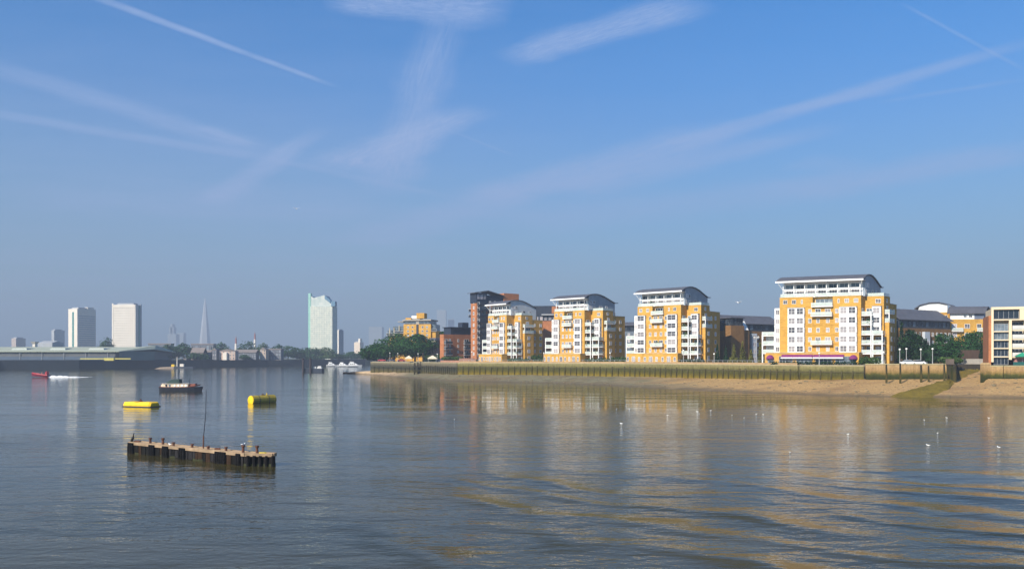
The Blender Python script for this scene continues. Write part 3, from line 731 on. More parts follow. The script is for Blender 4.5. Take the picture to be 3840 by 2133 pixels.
# modern cream frame building at the right edge
CREAM = mat('cream_render', (.66, .55, .38), .7, .06, .5, streak=.06)
T = Frame(gx(3920, 219), 219, 19, 25)
L = 13.0; top = gz(1152, 224) - GND
root = thing('apartment_block', 'modern cream framed flats with tall dark glazing at the right edge', 'apartment block', T.o)
w = MB(T); w.box(-4, L, 2.2, 14, 2.4, top - .5); w.build('wall', CREAM, root)
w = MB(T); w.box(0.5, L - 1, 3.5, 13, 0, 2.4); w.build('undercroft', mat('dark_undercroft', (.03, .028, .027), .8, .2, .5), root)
w = MB(T); w.box(L, L + .6, .8, 15, 0, top - 2.4); w.build('flank_wall', OB, root)
f = MB(T); f.box(-4, L - .01, 0, 2.2, top - .7, top); f.box(L - .55, L, 0, 2.2, .9, top - .7); f.box(L - 5.0, L - 4.3, 0, 2.2, 1.6, top - 3.75)
f.box(-4, L - .55, 0.02, 2.2, top - 3.75, top - 3.45)
for k in range(1, 5): z = 2.2 + k * 2.35 - 2.3; f.box(L - 4.3, L - .55, .1, 2.2, z + .0, z + .25)
f.box(-4, L - 8.0, .05, 2.2, 1.2, top - 3.76); f.box(-4, L - 6.9, .05, 2.2, top - 3.44, top - .71)
f.build('frame', CREAM, root)
for k in range(5):
    z0 = 2.2 + k * 2.35 - 2.05
    T.win(root, 'f', L - 2.43, .9, z0 + 1.05, 3.6, 2.05, glass=GLASSD, frame=GREY, mull=3)
T.win(root, 'f', L - 3.7, .9, top - 2.05, 6.2, 2.5, glass=GLASSD, frame=GREY, mull=4)
for k in range(4):
    z0 = 2.4 + k * 2.5
    balcony(T, root, L - 9.6 + (k % 2) * .8, L - 5.05, -.9, .02, z0, 'fu', m=CREAM, rm=mat('pale_grey_rail_glass', (.62, .62, .60), .2, .05, 1, alpha=.8))
    T.win(root, 'f', L - 6.5, 2.2, z0 + 1.15, 2.8, 2.2, glass=GLASSD, frame=GREY, mull=2)

# dark balconied tower behind the farthest pavilion
T = Frame(gx(1787, 402), 402, 55, 55)
root = thing('balcony_tower', 'tall orange brick tower with stacked dark balconies and navy top storey', 'tower block', T.o)
tz = gz(1119, 402) - GND
w = MB(T); w.box(0, 5.4, 0, 16, 0, tz - 2.2); w.box(0.1, 5.3, 16, 28, 0, tz - 1.2); w.build('wall', OB, root)
w = MB(T); w.box(-.4, 5.2, 16.5, 26, tz - 1.2, tz + 3.4); w.build('lift_tower', OB, root)
w = MB(T); w.box(-.25, 5.7, -.25, 6.2, tz - 2.2, tz + 3.0); w.box(.2, 5.2, 6.2, 16.4, tz - 2.2, tz + 2.0); w.build('attic_wall', NAVY, root)
r = MB(T); r.extr([(-1.5, tz + 3.0), (6.5, tz + 4.3), (16.3, tz + 2.2), (16.3, tz + 1.9), (6.5, tz + 3.9), (-1.5, tz + 2.7)], -1.0, 6.6); r.build('roof', SLATE, root)
for k in range(3): T.win(root, 's', .9 + k * 1.9, -.25, tz + .9, 1.6, 2.6, glass=GLASS, frame=NAVY)
for k in range(11):
    z = 2.6 + k * 2.92
    if z > tz - 3: break
    balcony(T, root, -2.2, -.02, .4, 6.0, z, 'fru', m=NAVY, rm=mat('dark_balcony_panel', (.03, .04, .055), .5, .1, 1))
    T.win(root, 's', 1.8, 0, z + 1.45, 2.3, 2.4, glass=GLASSP); T.win(root, 's', 4.5, 0, z + 1.45, 2.3, 2.4, glass=GLASSP)
    wrow(T, root, 's', 0, [8.2, 11.2, 14.2], [z + 1.4], 1.2, 1.4)
    T.win(root, 'f', 2.6, 0, z + 1.4, 1.3, 1.6, glass=GLASSP)
for k in (7, 8): balcony(T, root, 5.42, 9.4, 1, 4.4, 2.6 + k * 2.92, 'fu', m=NAVY, rm=MATS['dark_balcony_panel'])

# dark roofed brick building behind the first pavilion
T = Frame(gx(2092, 440), 440, 6, 6)
root = thing('brick_block', 'navy clad attic building filling the gap between the first two yellow blocks', 'apartment block', T.o)
tz = gz(1146, 440) - GND
w = MB(T); w.box(0, 22, 0, 14, 0, tz - 8.4); w.build('wall', OB, root)
w = MB(T); w.box(.3, 20, .6, 13, tz - 8.4, tz); w.build('attic_wall', NAVY, root)
w = MB(T); w.box(.2, 3.4, .2, 4, tz - 4.2, tz - .4); w.build('chimney', OB, root)
w = MB(T); w.box(.1, 9, -.9, .58, tz - 5.3, tz - 4.6); w.build('cornice', GREY, root)
wrow(T, root, 'f', .6, [2, 4.4, 6.8, 9.2, 11.6], [tz - 7.0], 1.5, 1.9, frame=GREY)

# orange brick block with dark attic
T = Frame(gx(1664, 412), 412, 52, 52)
root = thing('brick_block', 'low orange brick flats with dark attic at the foot of the tower', 'apartment block', T.o)
tz = gz(1253, 412) - GND
w = MB(T); w.box(0, 3.6, 0, 5.2, 0, tz); w.box(0, 8, 5.2, 24, 0, tz); w.build('wall', OB, root)
w = MB(T); w.box(.4, 7, 4.6, 22, tz, tz + 3.6); w.box(-.3, 7.4, 3.8, 22, tz + 3.6, tz + 3.9); w.box(2, 6, 13, 17, tz + 3.9, tz + 6.5); w.build('attic_wall', NAVY, root)
for k in range(4):
    z = .6 + k * 2.95
    balcony(T, root, -1.5, -.02, .2, 4.6, z, 'fru', m=GREY, rm=MATS['dark_balcony_panel'])
    T.win(root, 's', 1.6, 0, z + 1.35, 1.6, 2.1, glass=GLASSP); T.win(root, 's', 3.8, 0, z + 1.35, 1.2, 2.1, glass=GLASSD)
    T.win(root, 's', 9.0, 0, z + 1.6, 1.0, 1.5); T.win(root, 's', 14.2, 0, z + 1.5, 3.0, 1.6, glass=GLASSD)
    balcony(T, root, -1.3, -.02, 12.4, 16.2, z, 'fru', m=GREY, rm=MATS['dark_balcony_panel'])

# yellow stepped block behind the big trees
T = Frame(gx(1616, 470), 470, 12, 12)
root = thing('stepped_block', 'yellow brick block with stepped dark terraces above the big round trees', 'apartment block', T.o)
k = 470 / F; Z = lambda py: gz(py, 470) - GND
w = MB(T); w.box(0, 17, 0, 14, 0, Z(1215)); w.box(-2.6, -.01, 1, 12, 0, Z(1240)); w.box(17, 22, 1.4, 14, 0, Z(1247)); w.box(22, 27.5, 2.6, 14, 0, Z(1256)); w.build('wall', YB, root)
w = MB(T); w.box(.6, 16.5, .4, 13, Z(1215), Z(1202)); w.build('attic_glazing', GLASSD, root)
w = MB(T); w.box(-.2, 17.5, -.5, 13.5, Z(1202), Z(1197)); w.box(17.5, 21, 1, 13, Z(1206), Z(1203)); w.box(7.5, 9.3, .2, .55, Z(1215), Z(1202)); w.box(8, 14, 3, 9, Z(1197), Z(1192)); w.build('roof', CONC, root)
w = MB(T); w.box(5, 9.8, 2.5, 8, Z(1192), Z(1172)); w.box(13, 16.5, 2, 7, Z(1197), Z(1190)); w.build('plant_room', YB, root)
w = MB(T); w.box(9.9, 13, 2.8, 7, Z(1192), Z(1182)); w.build('plant_tank', WHITE, root)
w = MB(T); w.box(7.7, 9.0, -.25, -.01, Z(1256), Z(1216)); w.build('stair_glazing', NAVY, root)
wrow(T, root, 'f', 0, [2.4, 5.2, 11.4, 14.2], [Z(1226), Z(1241), Z(1256), Z(1271)], 1.2, 1.3, glass=GLASSD)
w = MB(T); w.box(17.1, 24, 1.2, 10, Z(1247), Z(1222)); w.box(24.02, 28, 2.4, 9, Z(1256), Z(1236)); w.build('terrace_glazing', GLASSD, root)
w = MB(T); w.box(-2.5, -.05, 1.2, 10, Z(1240), Z(1216)); w.build('terrace_glazing', GLASSD, root)
for (u0, u1, v, py) in ((17, 23, .2, 1247), (21, 28.4, 1.2, 1255), (-3.4, .2, .2, 1240)): balcony(T, root, u0, u1, v, v + 1.0, Z(py), 'f', m=GREY, rm=MATS['dark_balcony_panel'])
w = MB(T)
for u in (20, 23.2, 26): w.box(u - .2, u + .2, .6, .9, Z(1256), Z(1218 if u < 22 else 1228))
w.build('terrace_post', STONE, root)

T = Frame(gx(1632, 425), 425, 30, 30)
root = thing('stone_house', 'pale grey rendered building between the round trees and the orange flats', 'house', T.o)
w = MB(T); w.box(0, 4.5, 0, 8, 0, gz(1275, 425) - GND); w.prism([(4.5, .5), (8.5, .5), (8.5, 7), (4.5, 7)], 0, gz(1300, 425) - GND); w.build('wall', CONC, root)
w = MB(T); w.prism([(-.4, -.4), (4.9, -.4), (4.9, 8.4), (-.4, 8.4)], gz(1275, 425) - GND, gz(1266, 425) - GND, scale=.6); w.build('roof', SLATE, root)
wrow(T, root, 'f', 0, [1.4, 3.2], [3, 6], 1.0, 1.4)
wrow(T, root, 's', 0, [2, 5], [3, 6], 1.0, 1.4, glass=GLASSD)
# ------------------------------------------------------------------ river walls
def wallmat(name, stops, sc=.7, var=.6, streak=.5):
    """masonry stained by the tide: bands by height with ragged edges"""
    mm, n, p = _nodes(name)
    xs, ys, zs = sep(n, tc(n))
    k = math_(n, 'ADD', math_(n, 'MULTIPLY', zs, 1 / 8.0), math_(n, 'MULTIPLY', math_(n, 'SUBTRACT', nz(n, tc(n), sc, 5, .65), .5), .22))
    o = ramp(n, k, stops)
    sv = tc(n, 'Object', (1.6, 1.6, .15))
    o = mixc(n, streak, o, ramp(n, nz(n, sv, 1.2, 4, .6), [(.32, (.45, .42, .36)), (.68, (1.15, 1.12, 1.0))]), 'MULTIPLY')
    o = mixc(n, .6, o, ramp(n, nz(n, tc(n), 2.2, 4, .7), [(.3, (.6, .6, .55)), (.7, (1.2, 1.2, 1.15))]), 'MULTIPLY')
    n.links.new(o, p.inputs['Base Color']); p.inputs['Roughness'].default_value = .9; p.inputs['Specular IOR Level'].default_value = .2
    return mm
GREENW = wallmat('algae_timber', [(.30, (.20, .145, .012)), (.46, (.105, .085, .010)), (.58, (.060, .060, .014)), (.72, (.125, .115, .042)), (.86, (.24, .215, .105))])
WCOP = mat('mossy_coping', (.34, .295, .17), .9, .2, .7)
STONEW = wallmat('tide_stained_stone', [(.50, (.030, .036, .007)), (.60, (.065, .070, .012)), (.68, (.25, .17, .065)), (.78, (.36, .235, .115)), (.92, (.43, .30, .16))], var=.8)
MUDW = wallmat('muddy_river_wall', [(.24, (.10, .08, .02)), (.36, (.075, .065, .03)), (.5, (.04, .042, .026)), (.66, (.07, .065, .045)), (.84, (.20, .175, .13))])
DARKT = wallmat('tarred_timber', [(.3, (.06, .05, .012)), (.5, (.03, .03, .018)), (.8, (.05, .042, .032))])
def along(pts, step):
    out_ = []
    for (ax, ay), (bx, by) in zip(pts, pts[1:]):
        l = math.hypot(bx - ax, by - ay); k = max(1, round(l / step))
        for i in range(k): out_.append((ax + (bx - ax) * i / k, ay + (by - ay) * i / k, (bx - ax) / l, (by - ay) / l))
    return out_
def riverwall(label, pts, z0, z1, m, cop=None, pile=None, pm=DARKT, pz=6.0, th=.9, group='river walls'):
    root = thing('river_wall', label, 'river wall', (pts[0][0], pts[0][1], 0), 0, group)
    w = MB()
    for (ax, ay), (bx, by) in zip(pts, pts[1:]):
        l = math.hypot(bx - ax, by - ay); nx, ny = (by - ay) / l, -(bx - ax) / l      # towards the river
        if ny > 0: nx, ny = -nx, -ny
        n = max(1, int(l / 6))
        for i in range(n):
            p0 = (ax + (bx - ax) * i / n, ay + (by - ay) * i / n); p1 = (ax + (bx - ax) * (i + 1) / n, ay + (by - ay) * (i + 1) / n)
            w.prism([p0, p1, (p1[0] + nx * th, p1[1] + ny * th), (p0[0] + nx * th, p0[1] + ny * th)], z0, z1)
    w.build('wall_face', m, root)
    for (ax, ay), (bx, by) in zip(pts, pts[1:]):
        c = MB(); l = math.hypot(bx - ax, by - ay); nx, ny = (by - ay) / l, -(bx - ax) / l
        if ny > 0: nx, ny = -nx, -ny
        c.prism([(ax - nx * .1, ay - ny * .1), (bx - nx * .1, by - ny * .1), (bx + nx * (th + .1), by + ny * (th + .1)), (ax + nx * (th + .1), ay + ny * (th + .1))], z1, z1 + .28)
        c.build('coping', cop or WCOP, root)
    if pile:
        P = along(pts, pile)
        for i, (x, y, tx, ty) in enumerate(P[1:] if len(P) > 1 else P):
            nx, ny = ty, -tx
            if ny > 0: nx, ny = -nx, -ny
            b = MB(); hw = random.uniform(.11, .2); q = th + .02
            b.prism([(x - tx * hw + nx * q, y - ty * hw + ny * q), (x + tx * hw + nx * q, y + ty * hw + ny * q), (x + tx * hw + nx * (q + .3), y + ty * hw + ny * (q + .3)), (x - tx * hw + nx * (q + .3), y - ty * hw + ny * (q + .3))], z0, pz + random.uniform(-.5, .15))
            b.build('pile', pm, root)
        c = MB()
        for (ax, ay), (bx, by) in zip(pts, pts[1:]):
            l = math.hypot(bx - ax, by - ay); nx, ny = (by - ay) / l, -(bx - ax) / l
            if ny > 0: nx, ny = -nx, -ny
            for z in (pz - .75,):
                c.prism([(ax + nx * (th - .02), ay + ny * (th - .02)), (bx + nx * (th - .02), by + ny * (th - .02)), (bx + nx * (th + .2), by + ny * (th + .2)), (ax + nx * (th + .2), ay + ny * (th + .2))], z, z + .28)
        c.build('waling', pm, root)
    return root
XY = lambda i: WXY[i]
riverwall('muddy brown river wall at the far left point of the near bank', [XY(0), XY(1), XY(2)], .5, 6.7, MUDW, pile=5.5, pz=4.6)
riverwall('dark timber-braced river wall between the muddy point and the long green wall', [XY(2), XY(3), XY(4)], .5, 7.0, MUDW, pile=3.0, pz=5.6)
riverwall('long river wall green with algae, fenced with upright timber piles below the yellow blocks', [XY(4), XY(5), XY(6), XY(7), XY(8), XY(9)], .5, 7.05, GREENW, pile=2.7, pm=wallmat('mossy_timber', [(.3, (.10, .075, .01)), (.5, (.055, .05, .02)), (.75, (.10, .09, .045))]), pz=6.0)
riverwall('pinkish stone river wall with dark green foot beside the slipway', [(XY(9)[0] + .2, XY(9)[1] - .1), XY(10), XY(11)], .5, 7.5, STONEW)
riverwall('stone river wall right of the slipway below the cream flats', RIGHT, .5, 7.1, STONEW)
b = MB()
for (x0, y0), (x1, y1) in (((GAPL[0], GAPL[1]), (gx(3582, 246), 246)), ((gx(3684, 246), 246), (GAPR[0], GAPR[1])), ((gx(3582, 246), 246), (gx(3684, 246), 246))):
    l = math.hypot(x1 - x0, y1 - y0); nx, ny = (y1 - y0) / l * .5, -(x1 - x0) / l * .5
    b.prism([(x0, y0), (x1, y1), (x1 + nx, y1 + ny), (x0 + nx, y0 + ny)], 2, 7.45)
tag(b.build('slipway_wall', DARKT), 'dark brown walls lining the inlet at the head of the slipway', 'river wall', 'river walls')
b = MB(); b.box(GAPR[0] - .9, GAPR[0] + .9, GAPR[1] - 1.5, GAPR[1] + .2, 2, 7.6); b.prism([(GAPR[0] - 1.0, GAPR[1] - 1.6), (GAPR[0] + 1.0, GAPR[1] - 1.6), (GAPR[0] + 1.0, GAPR[1] + .3), (GAPR[0] - 1.0, GAPR[1] + .3)], 7.6, 8.1, scale=.6)
tag(b.build('wall_pier', STONEW), 'squat stone pier at the right-hand mouth of the slipway', 'pier')
b = MB(); b.box(gx(3588, 262), gx(3690, 262), 262, 262.6, GND - .3, gz(1312, 262)); tag(b.build('yard_wall', mat('dark_brown_boards', (.075, .045, .03), .9, .25, .4, streak=.3)), 'dark brown boarded wall under the trees behind the slipway', 'wall')
b = MB(); b.box(gx(3586, 252), gx(3688, 252), 252, 252.5, GND - .3, gz(1345, 252)); tag(b.build('yard_wall', CONC), 'low grey wall in front of the brown boards behind the slipway', 'wall')

# dark timber dolphin standing against the left walls
x, y = gx(1578, 388), 388.0
root = thing('timber_dolphin', 'black timber mooring dolphin against the muddy wall left of the orange flats', 'dolphin', (x, y, 0))
b = MB()
for i in range(5):
    for j in range(2): b.tube((x - 3 + i * 1.6, y - .5 - j * 1.4, 0), (x - 2.8 + i * 1.5, y - .5 - j * 1.2, 6.9 + (i % 3) * .3), .33, .28, 7)
b.build('pile_cluster', DARKT, root)
b = MB(); b.box(x - 3.6, x + 4, y - 2.5, y - .2, 4.6, 5.3); b.box(x - 3.6, x + 4, y - 2.5, y - .2, 2.8, 3.4); b.build('brace', DARKT, root)
b = MB(); b.tube((x + 1.2, y - 1, 6.5), (x + 1.2, y - 1, 12), .42, .3, 8); b.build('tall_pile', DARKT, root)

# loose stones and drift on the foreshore
b = MB(); rs_ = random.Random(8)
for i in range(520):
    s_ = rs_.uniform(1420, 3860); t_ = rs_.uniform(.05, .98) ** 1.2; q = shore(s_, t_); r_ = rs_.choice((.10, .14, .2, .3, .42)) * rs_.uniform(.7, 1.2)
    n0 = len(b.v); b.ball((q.x, q.y, q.z + r_ * .1), (r_ * rs_.uniform(.9, 1.9), r_, r_ * .55), 6, 4)
struct(b.build('shore_stones', gm('dark_river_stone', (.05, .045, .03), (.26, .20, .12), (.10, .09, .05), 1.5)), 'stuff')
# mooring posts on the foreshore in front of the stone wall
for px, d, top, r in ((3324, 214, 1366, .26), (3376, 213.5, 1361, .26), (3454, 213.5, 1368, .30), (3482, 213.5, 1371, .24), (3541, 213, 1365, .24)):
    x = gx(px, d); z = gz(top, d); b = MB(); b.path([(x, d, 2.6), (x + .05, d, 5), (x - .03, d, z)], [r * 1.1, r, r * .8], 8)
    tag(b.build('mooring_post', DARKT, origin=(x, d, 2.6)), {3324: 'dark timber post at the left end of the pinkish stone wall', 3376: 'tall dark post against the stone wall below the white cars', 3454: 'reddish dark post against the stone wall, right of the white cars', 3482: 'thin dark post mid-way along the pinkish stone wall', 3541: 'dark post nearest the slipway mouth'}[px], 'post', 'posts in front of the stone wall')
x, d = gx(3566, 217), 217.0
root = thing('gate_pier', 'thick weathered timber pier with a broad dark head beside the slipway', 'pier', (x, d, 2.6))
b = MB(); b.box(x - .9, x - .3, d - .5, d + .5, 2.6, 7.6); b.box(x + .35, x + 1.2, d - .5, d + .6, 2.6, 7.3); b.build('post', DARKT, root)
b = MB(); b.box(x - .28, x + .3, d - .3, d + .5, 2.6, 7.2); b.build('infill', STONEW, root)
b = MB(); b.box(x - 1.1, x + .5, d - .7, d + .7, 7.6, 9.1); b.build('head', mat('grey_brown_timber', (.11, .085, .07), .9, .25, .8), root)

# ------------------------------------------------------------------ foliage
def crown(lobes, n, leaf, seed, core=.55):
    rng = np.random.default_rng(seed)
    L = np.array(lobes, float); wgt = (L[:, 3] * L[:, 4] * L[:, 5]) ** (2 / 3); wgt /= wgt.sum()
    idx = rng.choice(len(L), n, p=wgt); d = rng.normal(size=(n, 3)); d /= np.linalg.norm(d, axis=1)[:, None]
    r = 1 - (1 - core) * rng.random(n) ** 1.7
    lump = np.array([mnoise.noise(Vector(q * 2.2) + Vector((seed * 3.1, i_ * 1.7, 0))) for q, i_ in zip(d, idx)])
    r = r * (1 + .44 * lump); pt = L[idx, :3] + d * L[idx, 3:] * r[:, None]
    keep = np.array([mnoise.noise(Vector(q * (1.6 / leaf * .22)) + Vector((seed, 0, 0))) for q in pt]) > -.42
    pt, d, m = pt[keep], d[keep], int(keep.sum())
    nn = d + rng.normal(size=(m, 3)) * .65; nn /= np.linalg.norm(nn, axis=1)[:, None]
    a = np.cross(nn, rng.normal(size=(m, 3))); a /= np.linalg.norm(a, axis=1)[:, None]; b = np.cross(nn, a)
    s = leaf * (.45 + .75 * rng.random(m))[:, None]; a *= s; b *= s * .7
    V = np.stack([pt - a, pt - b * .8, pt + a, pt + b], 1).reshape(-1, 3)
    me = bpy.data.meshes.new('crown'); me.from_pydata(V.tolist(), [], [(4 * i, 4 * i + 1, 4 * i + 2, 4 * i + 3) for i in range(m)]); return me
LEAFG = leafmat('plane_tree_leaves', (.004, .028, .007), (.026, .098, .016))
LEAFD = leafmat('dark_leaves', (.002, .014, .004), (.013, .052, .009))
LEAFY = leafmat('golden_conifer_leaves', (.05, .06, .010), (.16, .155, .022))
LEAFL = leafmat('light_leaves', (.016, .045, .009), (.07, .13, .02))
def tree_proto(kind, seed):
    """crown and trunk meshes for a tree one metre tall-unit (height 10, spread ~8)"""
    rng = random.Random(seed); lob = []
    if kind == 'round':
        lob = [(0, 0, 5.4, 3.7, 3.7, 4.0)] + [(2.5 * math.cos(q), 2.5 * math.sin(q), 3.4 + rng.uniform(-1.0, 2.8), 2.0 + rng.uniform(-.3, .5), 1.9, 1.7 + rng.uniform(-.2, .5)) for q in [i * 1.05 + rng.uniform(-.3, .3) for i in range(6)]] + [(rng.uniform(-1, 1), rng.uniform(-1, 1), 8.4, 1.7, 1.7, 1.4)]
    elif kind == 'cone':
        lob = [(0, 0, 1.0 + k * 1.35, 2.2 - k * .27, 2.2 - k * .27, 1.4) for k in range(7)]
    elif kind == 'bush':
        lob = [(rng.uniform(-3.2, 3.2), rng.uniform(-1.4, 1.4), 2.8 + rng.uniform(-1.2, 3.2), 2.0 + rng.uniform(-.3, .6), 1.8, 2.4) for i in range(8)]
    return lob
def tree(name, label, cat, x, y, z, hgt, wid, kind, m, n, leaf, seed, group, trunk=True):
    root = thing(name, label, cat, (x, y, z), 0, group)
    k, kw = hgt / 10.0, wid / 8.0
    lob = [(a * kw, b * kw, c * k, rx * kw, ry * kw, rz * k) for a, b, c, rx, ry, rz in tree_proto(kind, seed)]
    me = crown(lob, n, leaf, seed); me.materials.append(m)
    o = bpy.data.objects.new('crown', me); COL.objects.link(o); o.parent = root
    if trunk:
        b = MB(); r = .035 * hgt + .05
        b.path([(0, 0, -.2), (.1 * k, 0, 2 * k), (0, .1 * k, 4 * k), (0, 0, 7.5 * k)], [r, r * .75, r * .6, r * .2], 7)
        for i in range(5):
            q = i * 1.3 + seed; b.path([(0, 0, (2.6 + .5 * i) * k), (1.0 * kw * math.cos(q), 1.0 * kw * math.sin(q), (4.2 + .5 * i) * k), (2.1 * kw * math.cos(q), 2.1 * kw * math.sin(q), (5.4 + .4 * i) * k)], [r * .45, r * .3, r * .1], 5)
        t = b.build('trunk', BARK, None); t.parent = root
    return root
# three broad trees on the point
for px, d, top, wpx, nm in ((1412, 452, 1288, 92, 'smallest of the three round trees on the point, at the left tip'), (1478, 440, 1250, 118, 'broad round green tree in the middle of the three on the point'), (1556, 425, 1250, 116, 'big dark round tree nearest the orange flats on the point')):
    tree('plane_tree', nm, 'tree', gx(px, d), d, GND, gz(top, d) - GND, wpx * d / F * 1.28, 'round', LEAFG, 9000, .55, px % 97, 'round trees on the point')
for px, d, top, wpx, kind, m, nm in (
    (1625, 418, 1320, 46, 'bush', LEAFL, 'light green bush at the foot of the pale grey building'),
    (1655, 440, 1238, 20, 'bush', LEAFG, 'small roof garden bush beside the orange flats'),
    (1690, 408, 1332, 60, 'bush', LEAFL, 'low shrubs along the front of the orange flats'),
    (1792, 385, 1345, 26, 'bush', LEAFD, 'dark little bush at the foot of the balconied tower'),
    (2008, 366, 1318, 30, 'bush', LEAFL, 'green shrub in the gap left of the second yellow block'),
    (2036, 350, 1338, 26, 'bush', LEAFL, 'light shrub by the left corner of the second yellow block'),
    (3380, 262, 1212, 44, 'cone', LEAFD, 'tall dark conifer right beside the largest yellow block'),
    (3412, 262, 1232, 60, 'round', LEAFD, 'dark tree in front of the brown terrace, second from the largest block'),
    (3446, 260, 1250, 50, 'round', LEAFD, 'dark leafy tree in front of the pale bay of the terrace'),
    (3488, 250, 1297, 46, 'round', LEAFD, 'shorter dark tree behind the globe lamp'),
    (3545, 252, 1248, 74, 'round', LEAFG, 'bushy green tree rising left of the slipway inlet'),
    (3560, 240, 1330, 70, 'bush', LEAFL, 'pale green scrub spilling over the wall beside the timber pier'),
    (3622, 272, 1246, 84, 'round', LEAFG, 'round green tree above the brown boarded wall, left one'),
    (3668, 270, 1238, 80, 'round', LEAFG, 'round green tree against the red brick flank of the cream flats'),
    (3700, 255, 1275, 36, 'bush', LEAFD, 'dark narrow shrub tight against the red brick flank')):
    zb = GND if px != 1655 else gz(1254, d)
    tree('shrub' if kind == 'bush' else ('conifer' if kind == 'cone' else 'broadleaf_tree'), nm, 'shrub' if kind == 'bush' else 'tree', gx(px, d), d, zb, gz(top, d) - zb, wpx * d / F * 1.3, kind, m, 5000 if kind == 'round' else 1800, .36, px % 89, 'trees and shrubs along the quay', trunk=kind != 'bush')
for i, (px, d, top, wpx, m, nm) in enumerate((
    (2690, 296, 1292, 30, LEAFD, 'dark conifer at the corner of the third yellow block'), (2722, 292, 1300, 30, LEAFD, 'dark cone-shaped tree left of the yellowish ones'),
    (2752, 290, 1290, 36, LEAFY, 'yellowish cone-shaped tree left of the tall golden one'), (2784, 292, 1282, 44, LEAFY, 'tallest golden cone-shaped tree in the row'),
    (2816, 290, 1310, 34, LEAFY, 'short golden conifer behind the twin-headed lamp'), (2852, 288, 1285, 36, LEAFY, 'golden conifer just right of the twin-headed lamp'), (2876, 286, 1312, 34, LEAFD, 'dark green conifer beside the white balcony frame'))):
    tree('conifer', nm, 'tree', gx(px, d), d, GND, gz(top, d) - GND, wpx * d / F * 1.15, 'cone', m, 1500, .32, 31 + i, 'conifers between the two largest blocks', trunk=True)
# hedges and planters along the promenade
def hedge(label, x0, x1, y0, y1, z1, m, n, seed, leaf=.28):
    lob = []
    k = max(2, int(math.hypot(x1 - x0, y1 - y0) / 1.2)); rg = random.Random(seed)
    for i in range(k):
        t_ = (i + .5) / k; lob.append(((x1 - x0) * t_, (y1 - y0) * t_, z1 * .5, .95, .9, z1 * .55 * rg.uniform(.8, 1.2)))
    root = thing('hedge', label, 'hedge', (x0, y0, GND), 0, 'hedges on the promenade')
    me = crown(lob, n, leaf, seed); me.materials.append(m)
    o = bpy.data.objects.new('foliage', me); COL.objects.link(o); o.parent = root
for lb, a, b_, d0, d1, z, m, sd in (
    ('green hedge in front of the shaded right side of the farthest yellow block', 1908, 1985, 362, 355, 1.8, LEAFG, 3),
    ('green hedge in front of the second yellow block', 2192, 2288, 325, 322, 1.9, LEAFG, 4),
    ('yellow-green hedge between the second and third yellow blocks', 2292, 2352, 322, 318, 2.2, LEAFL, 5),
    ('dark hedge below the balconies of the third yellow block', 2552, 2640, 288, 282, 1.6, LEAFD, 6),
    ('pale clipped hedge in the conifer garden', 2735, 2768, 276, 275, 2.2, LEAFY, 7),
    ('green hedge below the balconies right of the purple awnings', 3225, 3300, 240, 240, 2.3, LEAFL, 8),
    ('dark planter shrubs along the terrace of the purple awnings', 2890, 3225, 240.5, 238.5, 1.0, LEAFD, 9)):
    hedge(lb, gx(a, d0), gx(b_, d1), d0, d1, z, m, 1300, sd)

# low brick parapet and railings along the promenade
pts = [(x + .0, y + 2.2) for x, y in WXY[4:9]]
root = thing('promenade_parapet', 'long low tan brick parapet along the promenade in front of the yellow blocks', 'parapet', (pts[0][0], pts[0][1], GND))
b = MB()
for (ax, ay), (bx, by) in zip(pts, pts[1:]): b.prism([(ax, ay), (bx, by), (bx, by + .35), (ax, ay + .35)], GND - .1, GND + .62)
b.build('wall', brick('tan_parapet_brick', (.40, .26, .13)), root)
b = MB()
for x, y, tx, ty in along(pts, 2.4): b.box(x - .05, x + .05, y + .12, y + .22, GND + .6, GND + 1.25)
for (ax, ay), (bx, by) in zip(pts, pts[1:]): b.tube((ax, ay + .17, GND + 1.25), (bx, by + .17, GND + 1.25), .05, .05, 5)
b.build('railing', GREY, root)

# lamp posts
def lamp(px, d, py, label, heads=1):
    x = gx(px, d); z = gz(py, d); root = thing('lamp_post', label, 'lamp post', (x, d, GND), 0, 'lamp posts on the promenade')
    b = MB(); b.path([(x, d, GND), (x, d, GND + 1), (x, d, z - .4)], [.15, .11, .08], 8); b.build('post', STEEL, root)
    b = MB()
    if heads == 2: b.box(x - .9, x - .25, d - .2, d + .2, z - .35, z - .1); b.box(x + .25, x + .9, d - .2, d + .2, z - .35, z - .1); b.tube((x - .8, d, z - .4), (x + .8, d, z - .4), .05)
    else: b.ball((x, d, z - .15), .3, 8, 6)
    b.build('lamp_head', mat('lamp_globe', (.75, .74, .70), .3, .05, 1), root)
for a in ((2288, 316, 1322, 'slim lamp post at the right end of the hedge of the second yellow block'), (2563, 278, 1312, 'lamp post in front of the notched corner of the third yellow block'),
          (2678, 272, 1325, 'lamp post beside the dark conifers of the third yellow block'), (2836, 254, 1262, 'tall twin-headed lamp post in front of the golden conifers', 2), (3072, 238, 1322, 'white lamp post in the middle of the purple awnings'),
          (3313, 233, 1318, 'lamp post at the right corner of the largest yellow block'), (3374, 232, 1308, 'lamp post just left of the white cars'), (3399, 234, 1306, 'second lamp post left, behind the white cars'),
          (3453, 234, 1308, 'lamp post right of the white cars'), (3497, 234, 1306, 'lamp post with a bright globe between the dark trees'), (1770, 352, 1318, 'thin lamp post at the foot of the balconied tower'), (2040, 335, 1322, 'thin lamp post by the white balcony stack of the second block')):
    lamp(*a)

